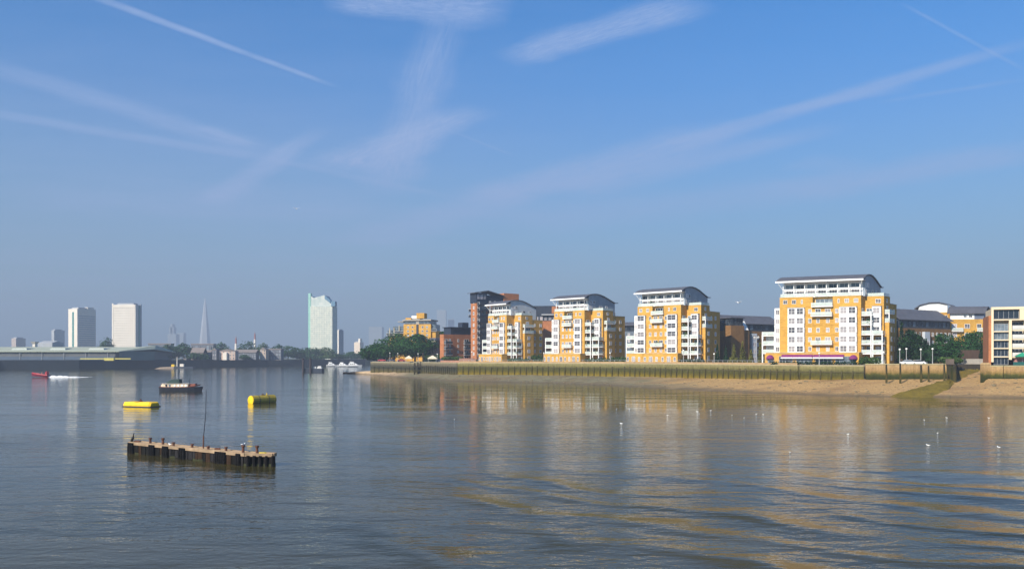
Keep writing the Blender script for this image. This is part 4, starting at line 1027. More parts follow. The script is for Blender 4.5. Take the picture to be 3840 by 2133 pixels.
for a in ((1462, 424, 1322, 'globe lamp in front of the left tree on the point'), (1492, 416, 1324, 'bright globe lamp between the two left trees on the point'), (1568, 396, 1325, 'globe lamp in front of the big dark tree on the point'), (1640, 378, 1326, 'globe lamp left of the orange flats')):
    lamp(*a)
def gazebo(px, d, w, label):
    x = gx(px, d); root = thing('gazebo', label, 'gazebo', (x, d, GND), 0, 'cream gazebos on the point')
    for u in (-w, w):
        for v in (-w, w): b = MB(); b.box(x + u - .05, x + u + .05, d + v - .05, d + v + .05, GND, GND + 1.9); b.build('post', STEEL, root)
    b = MB(); b.prism([(x - w - .2, d - w - .2), (x + w + .2, d - w - .2), (x + w + .2, d + w + .2), (x - w - .2, d + w + .2)], GND + 1.5, GND + 1.95); b.prism([(x - w - .2, d - w - .2), (x + w + .2, d - w - .2), (x + w + .2, d + w + .2), (x - w - .2, d + w + .2)], GND + 1.95, GND + 3.1, scale=.12); b.build('canopy', mat('cream_canvas', (.66, .58, .45), .85, .08, 1.5), root)
gazebo(1533, 399, 1.5, 'small cream gazebo in front of the big dark tree on the point')
gazebo(1622, 372, 1.9, 'wider cream gazebo at the foot of the orange flats')
b = MB(); b.box(gx(1722, 352), gx(1784, 352), 352, 352.4, GND - .2, gz(1344, 352)); b.box(gx(1722, 352) - .1, gx(1784, 352) + .1, 351.9, 352.5, gz(1344, 352), gz(1344, 352) + .15)
tag(b.build('garden_wall', brick('pink_brick', (.38, .19, .13), (.32, .24, .2))), 'low pinkish brick garden wall below the balconied tower', 'wall')
x, d = gx(1660, 362), 362.0
b = MB(); b.prism([(x - 1, d), (x + 8, d - 8), (x + 8.4, d - 7.4), (x - .6, d + .6)], GND - .2, GND + .9); tag(b.build('ramp_wall', MATS['pink_brick']), 'sloping pinkish ramp wall at the corner of the orange flats', 'wall')
for k, (px, c_, lb) in enumerate(((1432, (.45, .05, .06), 'small red parked car at the left end of the point'), (1468, (.05, .06, .10), 'dark blue parked car under the left trees'), (1505, (.30, .04, .05), 'dark red parked car under the middle trees'), (1650, (.06, .07, .12), 'dark parked car right of the wider gazebo'))):
    CARQ = globals().setdefault('CARQ', []); CARQ.append((px, c_, lb))
# parked cars
def car(px, d, label, colm):
    x = gx(px, d); root = thing('parked_car', label, 'car', (x, d, GND), 0, 'cars on the quay')
    b = MB(); pr = [(-2.1, .35), (-2.15, .75), (-1.9, .95), (-1.1, 1.0), (1.2, 1.02), (2.0, .85), (2.15, .6), (2.1, .35)]
    b.rings([[(x + u, d + v * (1 if .4 < z < 1 else .96), GND + z) for u, z in pr] for v in (-.85, -.8, .8, .85)]); b.build('body', colm, root, bevel=.05)
    b = MB(); b.rings([[(x + u * k, d + v, GND + z) for u, z in [(-1.5, 1.0), (-.9, 1.45), (.7, 1.47), (1.35, 1.02)]] for v, k in ((-.78, 1), (-.62, .97), (.62, .97), (.78, 1))]); b.build('cabin', GLASSD, root)
    b = MB(); b.box(x - .85, x + .68, d - .6, d + .6, GND + 1.455, GND + 1.51); b.build('roof', colm, root)
    for u in (-1.3, 1.35):
        for v in (-.86, .66):
            b = MB(); b.tube((x + u, d + v, GND + .33), (x + u, d + v + .2, GND + .33), .33, .33, 12); b.build('wheel', NAVY, root)
CARW = mat('white_car_paint', (.78, .79, .80), .25, .02, 1, spec=.6)
for px, c_, lb in CARQ: car(px, interp([(1395, 449), (1480, 424), (1560, 402), (1640, 376), (1720, 346)], px)[0], lb, mat('car_paint_%s' % ('red' if c_[0] > .4 else 'blue' if c_[2] > .11 else 'navy' if c_[2] > .08 else 'maroon'), c_, .3, .05, 1, spec=.6))
car(3406, 229, 'white parked car left of the pair on the quay wall', CARW)
car(3440, 229.5, 'white parked car right of the pair, next to the slipway side', CARW)
x, d = gx(3834, 219), 219.0
root = thing('parasol', 'green parasol at the right edge in front of the cream flats', 'parasol', (x, d, GND))
b = MB(); b.tube((x, d, GND), (x, d, gz(1320, d)), .04); b.build('pole', STEEL, root)
b = MB(); b.rings([[(x + r_ * math.cos(q), d + r_ * math.sin(q), gz(1334, d) + h_) for q in [math.pi * 2 * i / 8 for i in range(8)]] for r_, h_ in ((1.75, -.25), (1.75, 0), (.12, .95))]); b.build('canopy', mat('green_canvas', (.01, .22, .13), .8, .1, 2), root)
b = MB(); b.box(gx(3800, 218), gx(3880, 218), 218, 218.06, GND, GND + 1.0)
tag(b.build('terrace_screen', mat('teal_screen', (.02, .10, .09), .5, .2, 2)), 'teal terrace screen beneath the green parasol', 'screen')
b = MB(); b.box(gx(3818, 220), gx(3870, 220), 220.5, 222, GND, GND + 2.6); b.prism([(gx(3814, 220), 220), (gx(3874, 220), 220), (gx(3874, 220), 222.5), (gx(3814, 220), 222.5)], GND + 2.6, GND + 3.0)
tag(b.build('kiosk', mat('pink_render', (.45, .2, .18), .8, .1, 1)), 'small pink kiosk behind the green parasol', 'kiosk')
# ------------------------------------------------------------------ far bank
QUAYD = mat('haze_blue_quay_wall', (.010, .018, .028), .85, .35, .12, streak=.4)  # blue of the haze put into the dark wall colour
def farwall(label, pts, z1, m):
    b = MB()
    for (ax, ay), (bx, by) in zip(pts, pts[1:]): b.prism([(ax, ay + .2), (bx, by + .2), (bx, by - 1.2), (ax, ay - 1.2)], -.5, z1)
    tag(b.build('quay_wall', m), label, 'quay wall', 'far quay walls')
farwall('dark quay wall across the river on the left below the long shed', FXY[:4], 7.5, QUAYD)
farwall('dark distant quay wall below the houses and trees', FXY[3:9], 7.2, QUAYD)

FW = mat('far_white_wall', (.74, .68, .60), .7, .06, .15, streak=.1)
FG = mat('far_shaded_panel', (.38, .40, .43), .7, .1, .2)
TEAL = mat('teal_glazing', (.03, .20, .20), .3, .1, .3)
def panelmat(name, c1, c2, sx, sz):
    mm, n, p = _nodes(name)
    t_ = tc(n); s_ = sep(n, t_)
    cb_ = n.nodes.new('ShaderNodeCombineXYZ')
    n.links.new(math_(n, 'ADD', s_[0], math_(n, 'MULTIPLY', s_[1], .7)), cb_.inputs[0]); n.links.new(s_[2], cb_.inputs[1])
    b = n.nodes.new('ShaderNodeTexBrick'); b.offset = 0; b.inputs['Scale'].default_value = 1
    b.inputs['Brick Width'].default_value = sx; b.inputs['Row Height'].default_value = sz; b.inputs['Mortar Size'].default_value = .0
    b.inputs['Color1'].default_value = c1 + (1,); b.inputs['Color2'].default_value = c2 + (1,); b.inputs['Mortar'].default_value = c2 + (1,)
    n.links.new(cb_.outputs[0], b.inputs['Vector']); n.links.new(b.outputs[0], p.inputs['Base Color']); p.inputs['Roughness'].default_value = .5
    return mm
def ftower(label, px, d, a, Wf, Ds, top, bm_, slot=None, extra=None, name='tower_block', nwin=(9, 20), wm=None, cat='tower block', ww=.55):
    T = Frame(gx(px, d), d, a, a, 7.0); root = thing(name, label, cat, T.o, 0, 'far towers')
    h = gz(top, d) - 7
    b = MB(T); b.box(0, Wf, 0, Ds, 0, h); b.build('wall', bm_, root)
    b = MB(T); b.box(Wf * .1, Wf * .8, Ds * .1, Ds * .8, h, h + 2.2); b.build('roof_plant', FG, root)
    if nwin:
        nx, nzz = nwin; me = None
        hh = h / nzz
        for face, L_, off in (('f', Wf, 0), ('s', Ds, 0)):
            nn = nx if face == 'f' else max(2, int(nx * Ds / Wf))
            b = MB(T)   # each storey's band of windows
            for k in range(nzz):
                for q in range(nn):
                    u = (q + .5) * L_ / nn; e = L_ / nn * ww / 2
                    if face == 'f': b.box(u - e, u + e, -.06, .05, (k + .25) * hh, (k + .78) * hh)
                    else: b.box(-.06, .05, u - e, u + e, (k + .25) * hh, (k + .78) * hh)
            o = b.build('window_grid', wm or GLASSP, root); struct(o, 'stuff')
    return T, root, h
# two white council towers
T, root, h = ftower('white tower with a teal stripe down its narrow sunlit end, left of the pair', 290, 1210, 25, 20.5, 31.5, 1157, FW, nwin=None)
b = MB(T); b.box(7.8, 11.2, -.3, .05, 0, h - 5); b.build('stair_stripe', TEAL, root)
for k in range(20):
    b = MB(T); b.box(-.12, .05, 2, 30, k * 3.35 + 1.2, k * 3.35 + 2.7); b.build('window_band', FG, root)
b = MB(T); b.box(1, 8, 18, 29, h, h + 3.0); b.build('plant_room', FW, root)
T, root, h = ftower('broad white tower with its sunlit face towards the river, right of the pair', 508, 1160, 5, 35.7, 15.4, 1142, FW, nwin=(12, 22), wm=mat('far_window_tint', (.46, .43, .40), .4, .2, .3), ww=.5)
b = MB(T); b.box(.8, 33.5, -.35, -.07, h - 4.0, h - .2); b.box(33.6, 35.8, -.35, -.07, 0, h + 2); b.build('white_frame', FW, root)
b = MB(T); b.box(-.4, .06, 7.2, 11.8, 0, h - 1); b.build('stair_stripe', TEAL, root)
b = MB(T); b.box(-.7, .04, 12.2, 15.4, 0, h + 1.5); b.build('stair_fin', FG, root)
# tall pale green tower
T, root, h = ftower('tall pale green glass tower with a stepped sloping crown', 1246, 1060, 10, 31, 17, 1148, panelmat('pale_green_panels', (.60, .60, .52), (.46, .49, .45), 2.6, 3.0), nwin=(13, 28), wm=glassmat('pale_tower_glass', (.26, .30, .30), (.50, .60, .52), .5), ww=.45)
b = MB(T); b.box(31.05, 34.5, 1, 6, 0, gz(1098, 1060) - 7); b.build('corner_fin', mat('mint_glass', (.27, .50, .44), .3, .08, .3), root)
hh = gz(1100, 1060) - 7
b = MB(T); b.extr([(2, h), (2, hh - 16)], 0, 31)
b = MB(T); b.rings([[(u, v, z) for u, z in [(.5, h), (31, h), (31, hh - 3), (27, hh - 5.5), (20, hh - 4), (12, hh - 2), (10.5, hh - 3), (5, hh - 11), (.5, hh - 14)]] for v in (1.5, 15)]); b.build('sloping_crown', panelmat('crown_glass', (.36, .44, .43), (.52, .55, .52), 2.2, 4.0), root)
b = MB(T); b.rings([[(u, v, z) for u, z in [(11, hh - 2.5), (11, hh - 7), (3, hh - 13), (3, hh - 9)]] for v in (.6, 1.45)]); b.box(-4, 1.5, -.5, 6, h, h + 6.5); b.build('crown_fin', mat('steel_blue_panel', (.10, .20, .30), .4, .1, .3), root)
# lesser towers
ftower('plain blue grey block with a pale end wall, left of the pair of white towers', 203, 1800, 25, 9, 25.6, 1238, FG, nwin=None)
ftower('low stepped pinkish block at the far left skyline', 60, 1700, 25, 15, 21, 1268, mat('pinkish_block', (.42, .36, .34), .8, .1, .2), nwin=None)
T, root, h = ftower('slim blue tower just right of the tall pale green tower', 1271, 1500, 20, 3.2, 16, 1238, mat('slim_blue_tower', (.16, .22, .28), .5, .1, .2), nwin=None)
b = MB(T); b.box(.2, 3, -.5, .05, 0, h + .5); b.build('sunlit_edge', FW, root)  # sunlight on the tower's end put in as a paler strip
T, root, h = ftower('cream stepped block on the skyline between the slim blue tower and the trees', 1350, 1750, 30, 17, 12, 1283, mat('cream_far_block', (.66, .56, .46), .8, .06, .2), nwin=None)
b = MB(T); b.box(.5, 6, 1, 8, h, h + 8); b.build('stair_head', FW, root)
def hazy(label, px0, px1, d, top, m, steps=()):
    x0, x1 = gx(px0, d), gx(px1, d); root = thing('skyscraper', label, 'skyscraper', ((x0 + x1) / 2, d, 7), 0, 'hazy skyline')
    b = MB(); b.box(x0, x1, d, d + (x1 - x0), 7, gz(top, d)); b.build('wall', m, root)
    for i, (a, c, t_) in enumerate(steps):
        b = MB(); b.box(gx(a, d), gx(c, d), d + 4, d + (x1 - x0) * .8, gz(top, d), gz(t_, d)); b.build('upper_tier', m, root)
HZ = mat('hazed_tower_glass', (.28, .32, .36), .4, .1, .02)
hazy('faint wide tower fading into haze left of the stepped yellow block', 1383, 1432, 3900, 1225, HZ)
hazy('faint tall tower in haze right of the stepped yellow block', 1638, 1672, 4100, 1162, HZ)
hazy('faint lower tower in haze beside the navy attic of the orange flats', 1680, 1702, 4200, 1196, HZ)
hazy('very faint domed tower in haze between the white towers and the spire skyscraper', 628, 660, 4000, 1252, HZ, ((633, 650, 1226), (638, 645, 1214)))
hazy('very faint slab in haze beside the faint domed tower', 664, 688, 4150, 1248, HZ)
d = 3900; xc = gx(757, d)
root = thing('spire_skyscraper', 'hazy tapering glass spire skyscraper rising behind the far trees', 'skyscraper', (xc, d, 7), 0, 'hazy skyline')
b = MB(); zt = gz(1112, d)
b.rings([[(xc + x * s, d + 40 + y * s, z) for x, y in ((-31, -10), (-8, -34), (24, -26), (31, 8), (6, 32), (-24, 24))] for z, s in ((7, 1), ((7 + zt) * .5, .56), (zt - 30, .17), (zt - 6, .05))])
b.build('glass_spire', mat('hazed_spire_glass', (.46, .48, .52), .3, .1, .02), root)  # haze partly put into the glass colour to fade the spire
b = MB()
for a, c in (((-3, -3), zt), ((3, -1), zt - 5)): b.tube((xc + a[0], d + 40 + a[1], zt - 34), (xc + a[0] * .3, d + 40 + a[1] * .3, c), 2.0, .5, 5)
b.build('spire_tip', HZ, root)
for px, d, tops, nm in ((885, 1500, (1262, 1288, 1312), 'shorter reddish-topped slender chimney above the far houses'), (956, 1560, (1246, 1272, 1312), 'taller reddish-topped slender chimney above the far trees')):
    x = gx(px, d); root = thing('chimney', nm, 'chimney', (x, d, 7), 0, 'far chimneys')
    b = MB(); b.tube((x, d, 7), (x, d, gz(tops[1], d)), 3.0, 2.2, 10); b.build('shaft', FW, root)
    b = MB(); b.tube((x, d, gz(tops[1], d)), (x, d, gz(tops[0] + 6, d)), 1.7, 1.4, 10); b.tube((x, d, gz(tops[0] + 6, d)), (x, d, gz(tops[0] - 3, d)), .8, .2, 6); b.build('top', mat('rust_red', (.30, .10, .08), .8, .1, .3), root)

# long shed with pale green roof
T0 = gx(-420, 690); xr = gx(432, 690)
root = thing('riverside_shed', 'long grey riverside shed with a pale green metal roof, far left bank', 'shed', (xr, 690, 7))
ze, zr, xe = gz(1317, 690), gz(1304, 720), gx(566, 730)
b = MB(); b.prism([(T0, 690), (xr, 690), (xe, 732), (xe, 775), (T0, 775)], 7, ze); b.build('wall', mat('shed_cladding', (.10, .105, .11), .7, .15, .08, streak=.25), root)
SHR = mat('pale_green_roof', (.38, .41, .31), .55, .08, .1)
b = MB()
v = [b.p(*q) for q in ((T0, 688, ze), (xr + 4, 688, ze), (xe + 3, 731, ze + 2.5), (xe + 3, 777, ze), (T0, 777, ze), (T0, 732, zr + 1), (xr + 2, 732, zr + 1), (xr + 14, 738, zr + 2.6))]
w_ = [b.p(*[q[0], q[1], q[2] - .5]) for q in [b.v[i] for i in v]]
for f in ((0, 1, 6, 5), (1, 2, 7, 6), (2, 3, 7), (3, 4, 5, 6), (3, 6, 7), (0, 5, 4)): b.face([v[i] for i in f]); b.face([w_[i] for i in f][::-1])
for i, j in ((0, 1), (1, 2), (2, 3), (3, 4), (4, 0)): b.face((v[i], v[j], w_[j], w_[i]))
b.build('roof', SHR, root)
for k in range(9):
    x = T0 + 30 + k * 34
    if x < xr - 10:
        b = MB(); b.prism([(x, 702), (x + 15, 702), (x + 15, 722), (x, 722)], ze + .6, zr - .4, scale=.8)
        b.build('roof_light', mat('pale_rooflight', (.42, .46, .42), .5, .1, .3), root)
b = MB(); b.box(T0, xr - .5, 689.4, 689.95, 7, 7 + (ze - 7) * .42); b.build('lower_cladding', mat('blue_grey_cladding', (.06, .09, .14), .7, .1, .1), root)
for k in range(12):
    x = xr - 6 - k * 19
    b = MB(); b.tube((x, 689.3, 7), (x, 689.3, ze - .6), .28, .28, 6); b.build('downpipe', GREY, root)
b = MB(); b.prism([(xr + 4, 689), (gx(545, 726), 726), (gx(566, 730), 731.5), (xe + 2, 733), (xr + 5, 691)], 7, ze + .2)
b.build('hipped_end_wall', mat('green_grey_cladding', (.12, .165, .15), .7, .1, .1), root)
b = MB(); y_ = 662
b.box(gx(300, 664), gx(490, 664), 664, 664.4, 8.0, 8.9); b.box(gx(392, 664), gx(428, 664), 663.2, 664.9, 6.9, 9.2)
tag(b.build('yellow_barrier', mat('faded_yellow_paint', (.50, .44, .10), .7, .1, .3)), 'long yellow barrier with a yellow box on the far left quay', 'barrier')
# low roofs seen behind the shed
for px0, px1, top, d, nm, m in ((115, 138, 1281, 900, 'small white Y-shaped roof structure above the shed', FW), (142, 196, 1277, 950, 'low grey roof behind the shed with a dark opening', FG)):
    b = MB(); x0, x1 = gx(px0, d), gx(px1, d)
    if m is FW: b.prism([(x0 + 2, d), (x1 - 2, d), (x1 - 2, d + 4), (x0 + 2, d + 4)], 7, gz(1290, d)); b.prism([(x0 + 2, d), (x1 - 2, d), (x1 - 2, d + 4), (x0 + 2, d + 4)], gz(1290, d), gz(top, d), scale=2.0)
    else: b.extr([(d, 7), (d, gz(1285, d)), (d + 12, gz(top, d)), (d + 24, gz(1285, d)), (d + 24, 7)], 0, 1); b.v = [(x0 + (x1 - x0) * q[0], q[1], q[2]) for q in b.v]
    tag(b.build('far_roof', m), nm, 'building')

# houses along the far bank
HB = {'tan': mat('tan_house_wall', (.46, .36, .29), .85, .1, .3), 'blue': mat('slate_house_wall', (.10, .11, .14), .8, .15, .3), 'pink': mat('pinkish_house_wall', (.50, .38, .32), .85, .1, .3), 'brown': mat('brown_house_wall', (.28, .20, .15), .85, .1, .3)}
RF = mat('far_roof_tile', (.20, .17, .16), .8, .15, .2)
def house(label, px0, px1, d, eave, ridge, wall, n=4, floors=3, roof='gable', name='house', pale=False):
    x0, x1 = gx(px0, d), gx(px1, d); L = x1 - x0; root = thing(name, label, 'house', (x0, d, 7), 0, 'houses on the far bank')
    ze, zr = gz(eave, d), gz(ridge, d)
    b = MB(); b.box(x0, x1, d, d + 10, 7, ze); b.build('wall', HB[wall], root)
    r = MB()
    if roof == 'gable': r.extr([(d - .6, ze), (d + 5, zr), (d + 10.6, ze), (d + 10.6, ze - .3), (d + 5, zr - .35), (d - .6, ze - .3)], x0 - .4, x1 + .4); r.v = [(q[0], q[1], q[2]) for q in r.v]
    elif roof == 'pediment': r.rings([[(x0 - .4, y, ze), (x1 + .4, y, ze), ((x0 + x1) / 2, y, zr)] for y in (d - .4, d + 10.4)])
    else: r.box(x0 - .3, x1 + .3, d - .3, d + 10.3, ze, zr)
    r.build('roof', RF, root)
    fh = (ze - 7) / floors
    for k in range(floors):
        for q in range(n): window(root, x0 + (q + .5) * L / n, d - .02, 7 + (k + .55) * fh, 0, L / n * .45, fh * .55, glass=GLASSP if pale else GLASSD, mull=0)
    return root
house('brown roofed low house among the far trees', 716, 762, 790, 1322, 1303, 'brown', 5)
house('dark narrow house with a white gable left of the pale villa', 766, 790, 800, 1322, 1312, 'blue', 2, pale=True)
root = house('pale tan villa with a white bow front and shallow gable on the far bank', 820, 882, 800, 1316, 1308, 'pink', 5, 3, 'pediment', pale=True)
x = gx(846, 800); b = MB(); b.prism([(x - 2.6, 799.98), (x - 1.8, 797.6), (x + 1.8, 797.6), (x + 2.6, 799.98)], 7, gz(1322, 800)); b.build('bow_front', FW, root)
house('long dark slate-blue terrace right of the pale villa', 884, 960, 830, 1321, 1310, 'blue', 9, 3)
house('tall tan house with a pale gable standing above the far terrace', 975, 997, 838, 1311, 1302, 'tan', 2, 4, 'pediment', pale=True)
house('dark blue flat-roofed house at the right end of the far terrace', 1003, 1054, 850, 1311, 1307, 'blue', 5, 3, 'flat')
house('small pale pavilion on the far quay wall', 683, 698, 775, 1350, 1344, 'pink', 2, 1, 'flat')
house('little tan hut on the far quay near the twin posts', 1034, 1052, 880, 1350, 1344, 'tan', 2, 1, 'flat')
house('blue industrial roof behind the far trees', 556, 640, 1000, 1291, 1287, 'blue', 6, 2, 'flat')
house('dark flat roofed works behind the trees below the hazy spire', 716, 800, 1050, 1292, 1288, 'blue', 6, 2, 'flat')
house('white gabled boathouse left of the pale villa', 796, 812, 796, 1313, 1304, 'blue', 2, 3, 'pediment', pale=True)
# trees on the far bank
FT = ((590, 790, 1302, 60), (560, 800, 1310, 50), (632, 790, 1288, 52), (664, 800, 1296, 44), (690, 800, 1284, 54), (612, 770, 1322, 50), (728, 785, 1322, 44), (756, 790, 1326, 44),
      (830, 850, 1283, 62), (925, 860, 1278, 66), (985, 890, 1286, 60), (1040, 900, 1290, 60), (1080, 900, 1294, 66), (1112, 915, 1302, 50), (1175, 930, 1293, 100), (1216, 935, 1300, 70), (918, 826, 1330, 34),
      (398, 860, 1264, 56), (1262, 960, 1325, 50), (1316, 975, 1318, 60), (1352, 985, 1325, 50), (1290, 965, 1330, 40), (540, 760, 1326, 40), (1140, 920, 1318, 50), (1160, 918, 1322, 80), (1206, 925, 1326, 80))
FL_ = ('bushy tree just right of the shed', 'small tree at the hipped end of the shed', 'tall tree left of the hazy spire', 'tree beneath the faint domed tower', 'tree directly left of the brown roofed house',
       'light low tree near the work barge', 'low tree before the brown roofed house', 'low dark tree before the white gabled boathouse', 'round tree left of the shorter chimney', 'round tree between the two chimneys', 'tree right of the taller chimney',
       'tree behind the blue flat-roofed house', 'wide tree right of the blue flat-roofed house', 'tree at the left foot of the pale green tower', 'large broad tree across the foot of the pale green tower', 'dark tree at the right foot of the pale green tower', 'yellowish bush before the slate-blue terrace',
       'dark tree between the two white towers', 'low tree behind the white cabin cruisers', 'tree behind the rightmost cabin cruiser', 'tree beside the near point, on the far bank', 'small tree below the slim blue tower', 'low tree at the yellow barrier end', 'low tree between the pale green tower and the hut', 'low spreading bush at the left foot of the pale green tower', 'low spreading bush at the right foot of the pale green tower')
LEAFF = leafmat('far_bank_leaves', (.005, .034, .012), (.026, .090, .020))
for i, ((px, d, top, wpx), nm) in enumerate(zip(FT, FL_)):
    tree('broadleaf_tree', nm + ' on the far bank', 'tree', gx(px, d), d, 7.0, gz(top, d) - 7.0, wpx * d / F * 1.1, 'round' if wpx < 75 else 'bush', LEAFF if i % 5 else LEAFL, 1500, 1.0, 100 + i, 'trees on the far bank')

# ------------------------------------------------------------------ timber jetty in the stream
TAR = mat('tarred_hull_timber', (.014, .013, .013), .9, .4, .7, spec=.08, streak=.45)
DECK = mat('weathered_deck', (.42, .29, .17), .9, .22, 1.2, fine=.3)
RUST = mat('rusty_iron', (.085, .035, .022), .8, .35, 3.0)
A, B_, C_, D_, E_, F_ = (-38.2, 79.5), (-23.4, 69.9), (-20.9, 69.6), (-20.85, 70.2), (-23.2, 70.9), (-37.75, 80.35)
JZ = 1.02
root = thing('mooring_jetty', 'long low blackened timber jetty with tan deck standing in the river, left foreground', 'jetty', (-30, 75, 0))
def shrink(p, k): c = (-29.6, 74.3); return (c[0] + (p[0] - c[0]) * k, c[1] + (p[1] - c[1]) * k)
hull = [A, B_, C_, D_, E_, F_]
b = MB(); b.prism(hull, -1.2, JZ); b.build('hull', TAR, root)
b = MB(); b.prism([shrink(p, .985) for p in hull], JZ, JZ + .07); b.build('deck', DECK, root)
b = MB()
for p, q in zip(hull, hull[1:] + hull[:1]):
    l = math.hypot(q[0] - p[0], q[1] - p[1]); nx, ny = (q[1] - p[1]) / l, -(q[0] - p[0]) / l
    b.prism([p, q, (q[0] + nx * .12, q[1] + ny * .12), (p[0] + nx * .12, p[1] + ny * .12)], JZ - .18, JZ + .11)
b.build('edge_timber', mat('edge_timber', (.26, .185, .12), .9, .3, 1.5), root)
b = MB()
for p, q in ((A, B_), (B_, C_), (C_, D_)):
    l = math.hypot(q[0] - p[0], q[1] - p[1]); nx, ny = (q[1] - p[1]) / l, -(q[0] - p[0]) / l
    b.prism([p, q, (q[0] + nx * .03, q[1] + ny * .03), (p[0] + nx * .03, p[1] + ny * .03)], -.4, .2)
b.build('weed_line', mat('wet_river_weed', (.022, .026, .008), .8, .4, 2.5), root)
ux, uy = (B_[0] - A[0]), (B_[1] - A[1]); LL = math.hypot(ux, uy); ux, uy = ux / LL, uy / LL; nx, ny = uy, -ux
def jp(s, o):
    o = o * .32 if o < 0 else o
    return (A[0] + ux * s + nx * o, A[1] + uy * s + ny * o)
PLK = [mat('plank_%s' % n_, c_, .9, .35, 1.5, spec=.08, streak=.5) for n_, c_ in (('grey', (.020, .019, .021)), ('brown', (.032, .019, .012)), ('black', (.009, .009, .009)), ('pale', (.12, .11, .105)))]
rg = random.Random(4); s = .15
while s < LL - .3:
    w = rg.uniform(.35, .8); b = MB(); b.prism([jp(s, .01), jp(s + w * .88, .01), jp(s + w * .88, .09), jp(s, .09)], rg.uniform(-.05, .2), JZ - .2 - rg.uniform(0, .08))
    b.build('plank', rg.choice(PLK[:3] if s > 3.5 else PLK), root); s += w
for s0, w in ((.2, 1.0), (3.7, .9), (5.9, .9), (8.5, .9), (13.8, 1.7), (16.7, .7)):
    b = MB()
    for k in range(max(2, int(w / .29))): b.path([(*jp(s0 + k * .30, .17), -.6), (*jp(s0 + k * .30, .18), .5), (*jp(s0 + k * .30, .16), JZ + .02)], [.15, .16, .14], 8)
    b.build('fender', mat('fender_timber', (.007, .007, .008), .9, .4, 1.5, spec=.08), root)
b = MB()
for k in range(5): x = C_[0] - 2.2 + k * .55; b.tube((x, 69.66 - .02 * k, -.6), (x, 69.66 - .02 * k, JZ - .1), .15, .14, 8)
b.build('fender', MATS['fender_timber'], root)
for k, (s0, o, hb) in enumerate(((2.95, -1.2, .62), (4.87, -1.5, .68), (6.94, -.7, .42), (9.58, -1.2, .40), (12.1, -.9, .35), (14.5, -1.2, .42), (16.9, -1.1, .74), (18.4, -2.0, .76))):
    x, y = jp(s0, o); b = MB(); b.path([(x, y, JZ + .05), (x, y, JZ + hb * .75), (x, y, JZ + hb * .78), (x, y, JZ + hb)], [.13, .11, .17, .16], 9); b.build('bollard', RUST, root)
b = MB()
for s0, o, w in ((.9, -.9, .5), (13.2, -1.4, .4)): x, y = jp(s0, o); b.box(x - w * .6, x + w * .6, y - .1, y + .1, JZ + .075, JZ + .24)
b.build('cleat', RUST, root)
x, y = -22.0, 70.15; b = MB(); b.prism([(x + .45 * math.cos(q), y + .2 * math.sin(q)) for q in [i * .9 for i in range(7)]], JZ + .072, JZ + .16, scale=.7); b.build('rope_coil', mat('yellow_rope', (.45, .34, .05), .9, .2, 3), root)
x, y = jp(11.2, -1.3); zt = gz(1462, y)
root = thing('thin_mast', 'thin tall dark pole rising from the middle of the river jetty', 'mast', (x, y, JZ + .07))
b = MB(); b.path([(x, y, JZ + .06), (x + .02, y, JZ + 1.25)], [.075, .06], 7); b.build('foot', RUST, root)
b = MB(); b.path([(x + .02, y, JZ + 1.25), (x + .22, y, JZ + 3.4), (x + .26, y, zt)], [.042, .036, .028], 6); b.build('pole', NAVY, root)
# birds
def gull(label, x, y, z, k=1.0, wings=False, m=None, group='white gulls on the water', rot=0, name='gull'):
    b = MB(); c_, s_ = math.cos(rot), math.sin(rot)
    b.T = lambda u, v, w: (x + (u * c_ - v * s_) * k, y + (u * s_ + v * c_) * k, z + w * k)
    b.rings([[(u, r_ * math.cos(q), h_ + r_ * .8 * math.sin(q)) for q in [math.pi * 2 * i / 8 for i in range(8)]] for u, r_, h_ in ((-.30, .015, .14), (-.15, .07, .11), (0, .10, .10), (.12, .09, .12), (.19, .055, .18), (.22, .05, .24), (.28, .035, .25), (.34, .008, .235))])
    if wings:
        for sg in (1, -1):
            b.rings([[(.10, sg * .06, .14), (-.08, sg * .06, .14), (-.08, sg * .06, .17), (.10, sg * .06, .17)], [(.12, sg * .35, .30), (-.04, sg * .35, .29), (-.04, sg * .35, .31), (.12, sg * .35, .32)], [(-.02, sg * .70, .24), (-.10, sg * .70, .235), (-.10, sg * .70, .245), (-.02, sg * .70, .25)]])
    else: b.rings([[(-.34, -.05, .13), (-.34, .05, .13), (-.34, .05, .15), (-.34, -.05, .15)], [(.08, -.10, .12), (.08, .10, .12), (.08, .10, .2), (.08, -.10, .2)]])
    o = b.build(name, m or mat('gull_feathers', (.80, .80, .80), .8, .08, 3), origin=(x, y, z), smooth=True)
    return tag(o, label, 'bird', group)
GP = ((1704, 1574), (2615, 1545), (2622, 1552), (2330, 1590), (2745, 1558), (2790, 1568), (2836, 1553), (3466, 1576), (3550, 1567), (3516, 1625), (3708, 1568), (3745, 1680), (3480, 1672), (2665, 1540), (2862, 1555), (2312, 1534), (2360, 1534), (2503, 1558), (2962, 1698), (3180, 1629))
for i, (px, py) in enumerate(GP):
    d = wd(py); gull('small white gull floating on the open river in front of the yellow blocks', gx(px, d), d, .0, 0.62 if i not in (1, 3, 11, 12) else .85, False, rot=rg.uniform(0, 6))
gull('white gull in flight in the sky between the two largest yellow blocks', gx(2770, 190), 190, gz(1138, 190), 1.6, True, group='flying gulls', rot=.5)
gull('tiny pale bird flying high in the sky left of centre', gx(1112, 210), 210, gz(786, 210), 1.5, True, group='flying gulls', rot=2)
x, y = jp(16.9, -1.1); gull('white gull perched on a bollard near the right end of the jetty', x, y, JZ + .70, .75, rot=1.0, group='perched birds')
x, y = jp(6.2, -1.0); gull('white gull standing on the deck near the left end of the jetty', x, y, JZ + .07, .8, rot=2.4, group='perched birds')
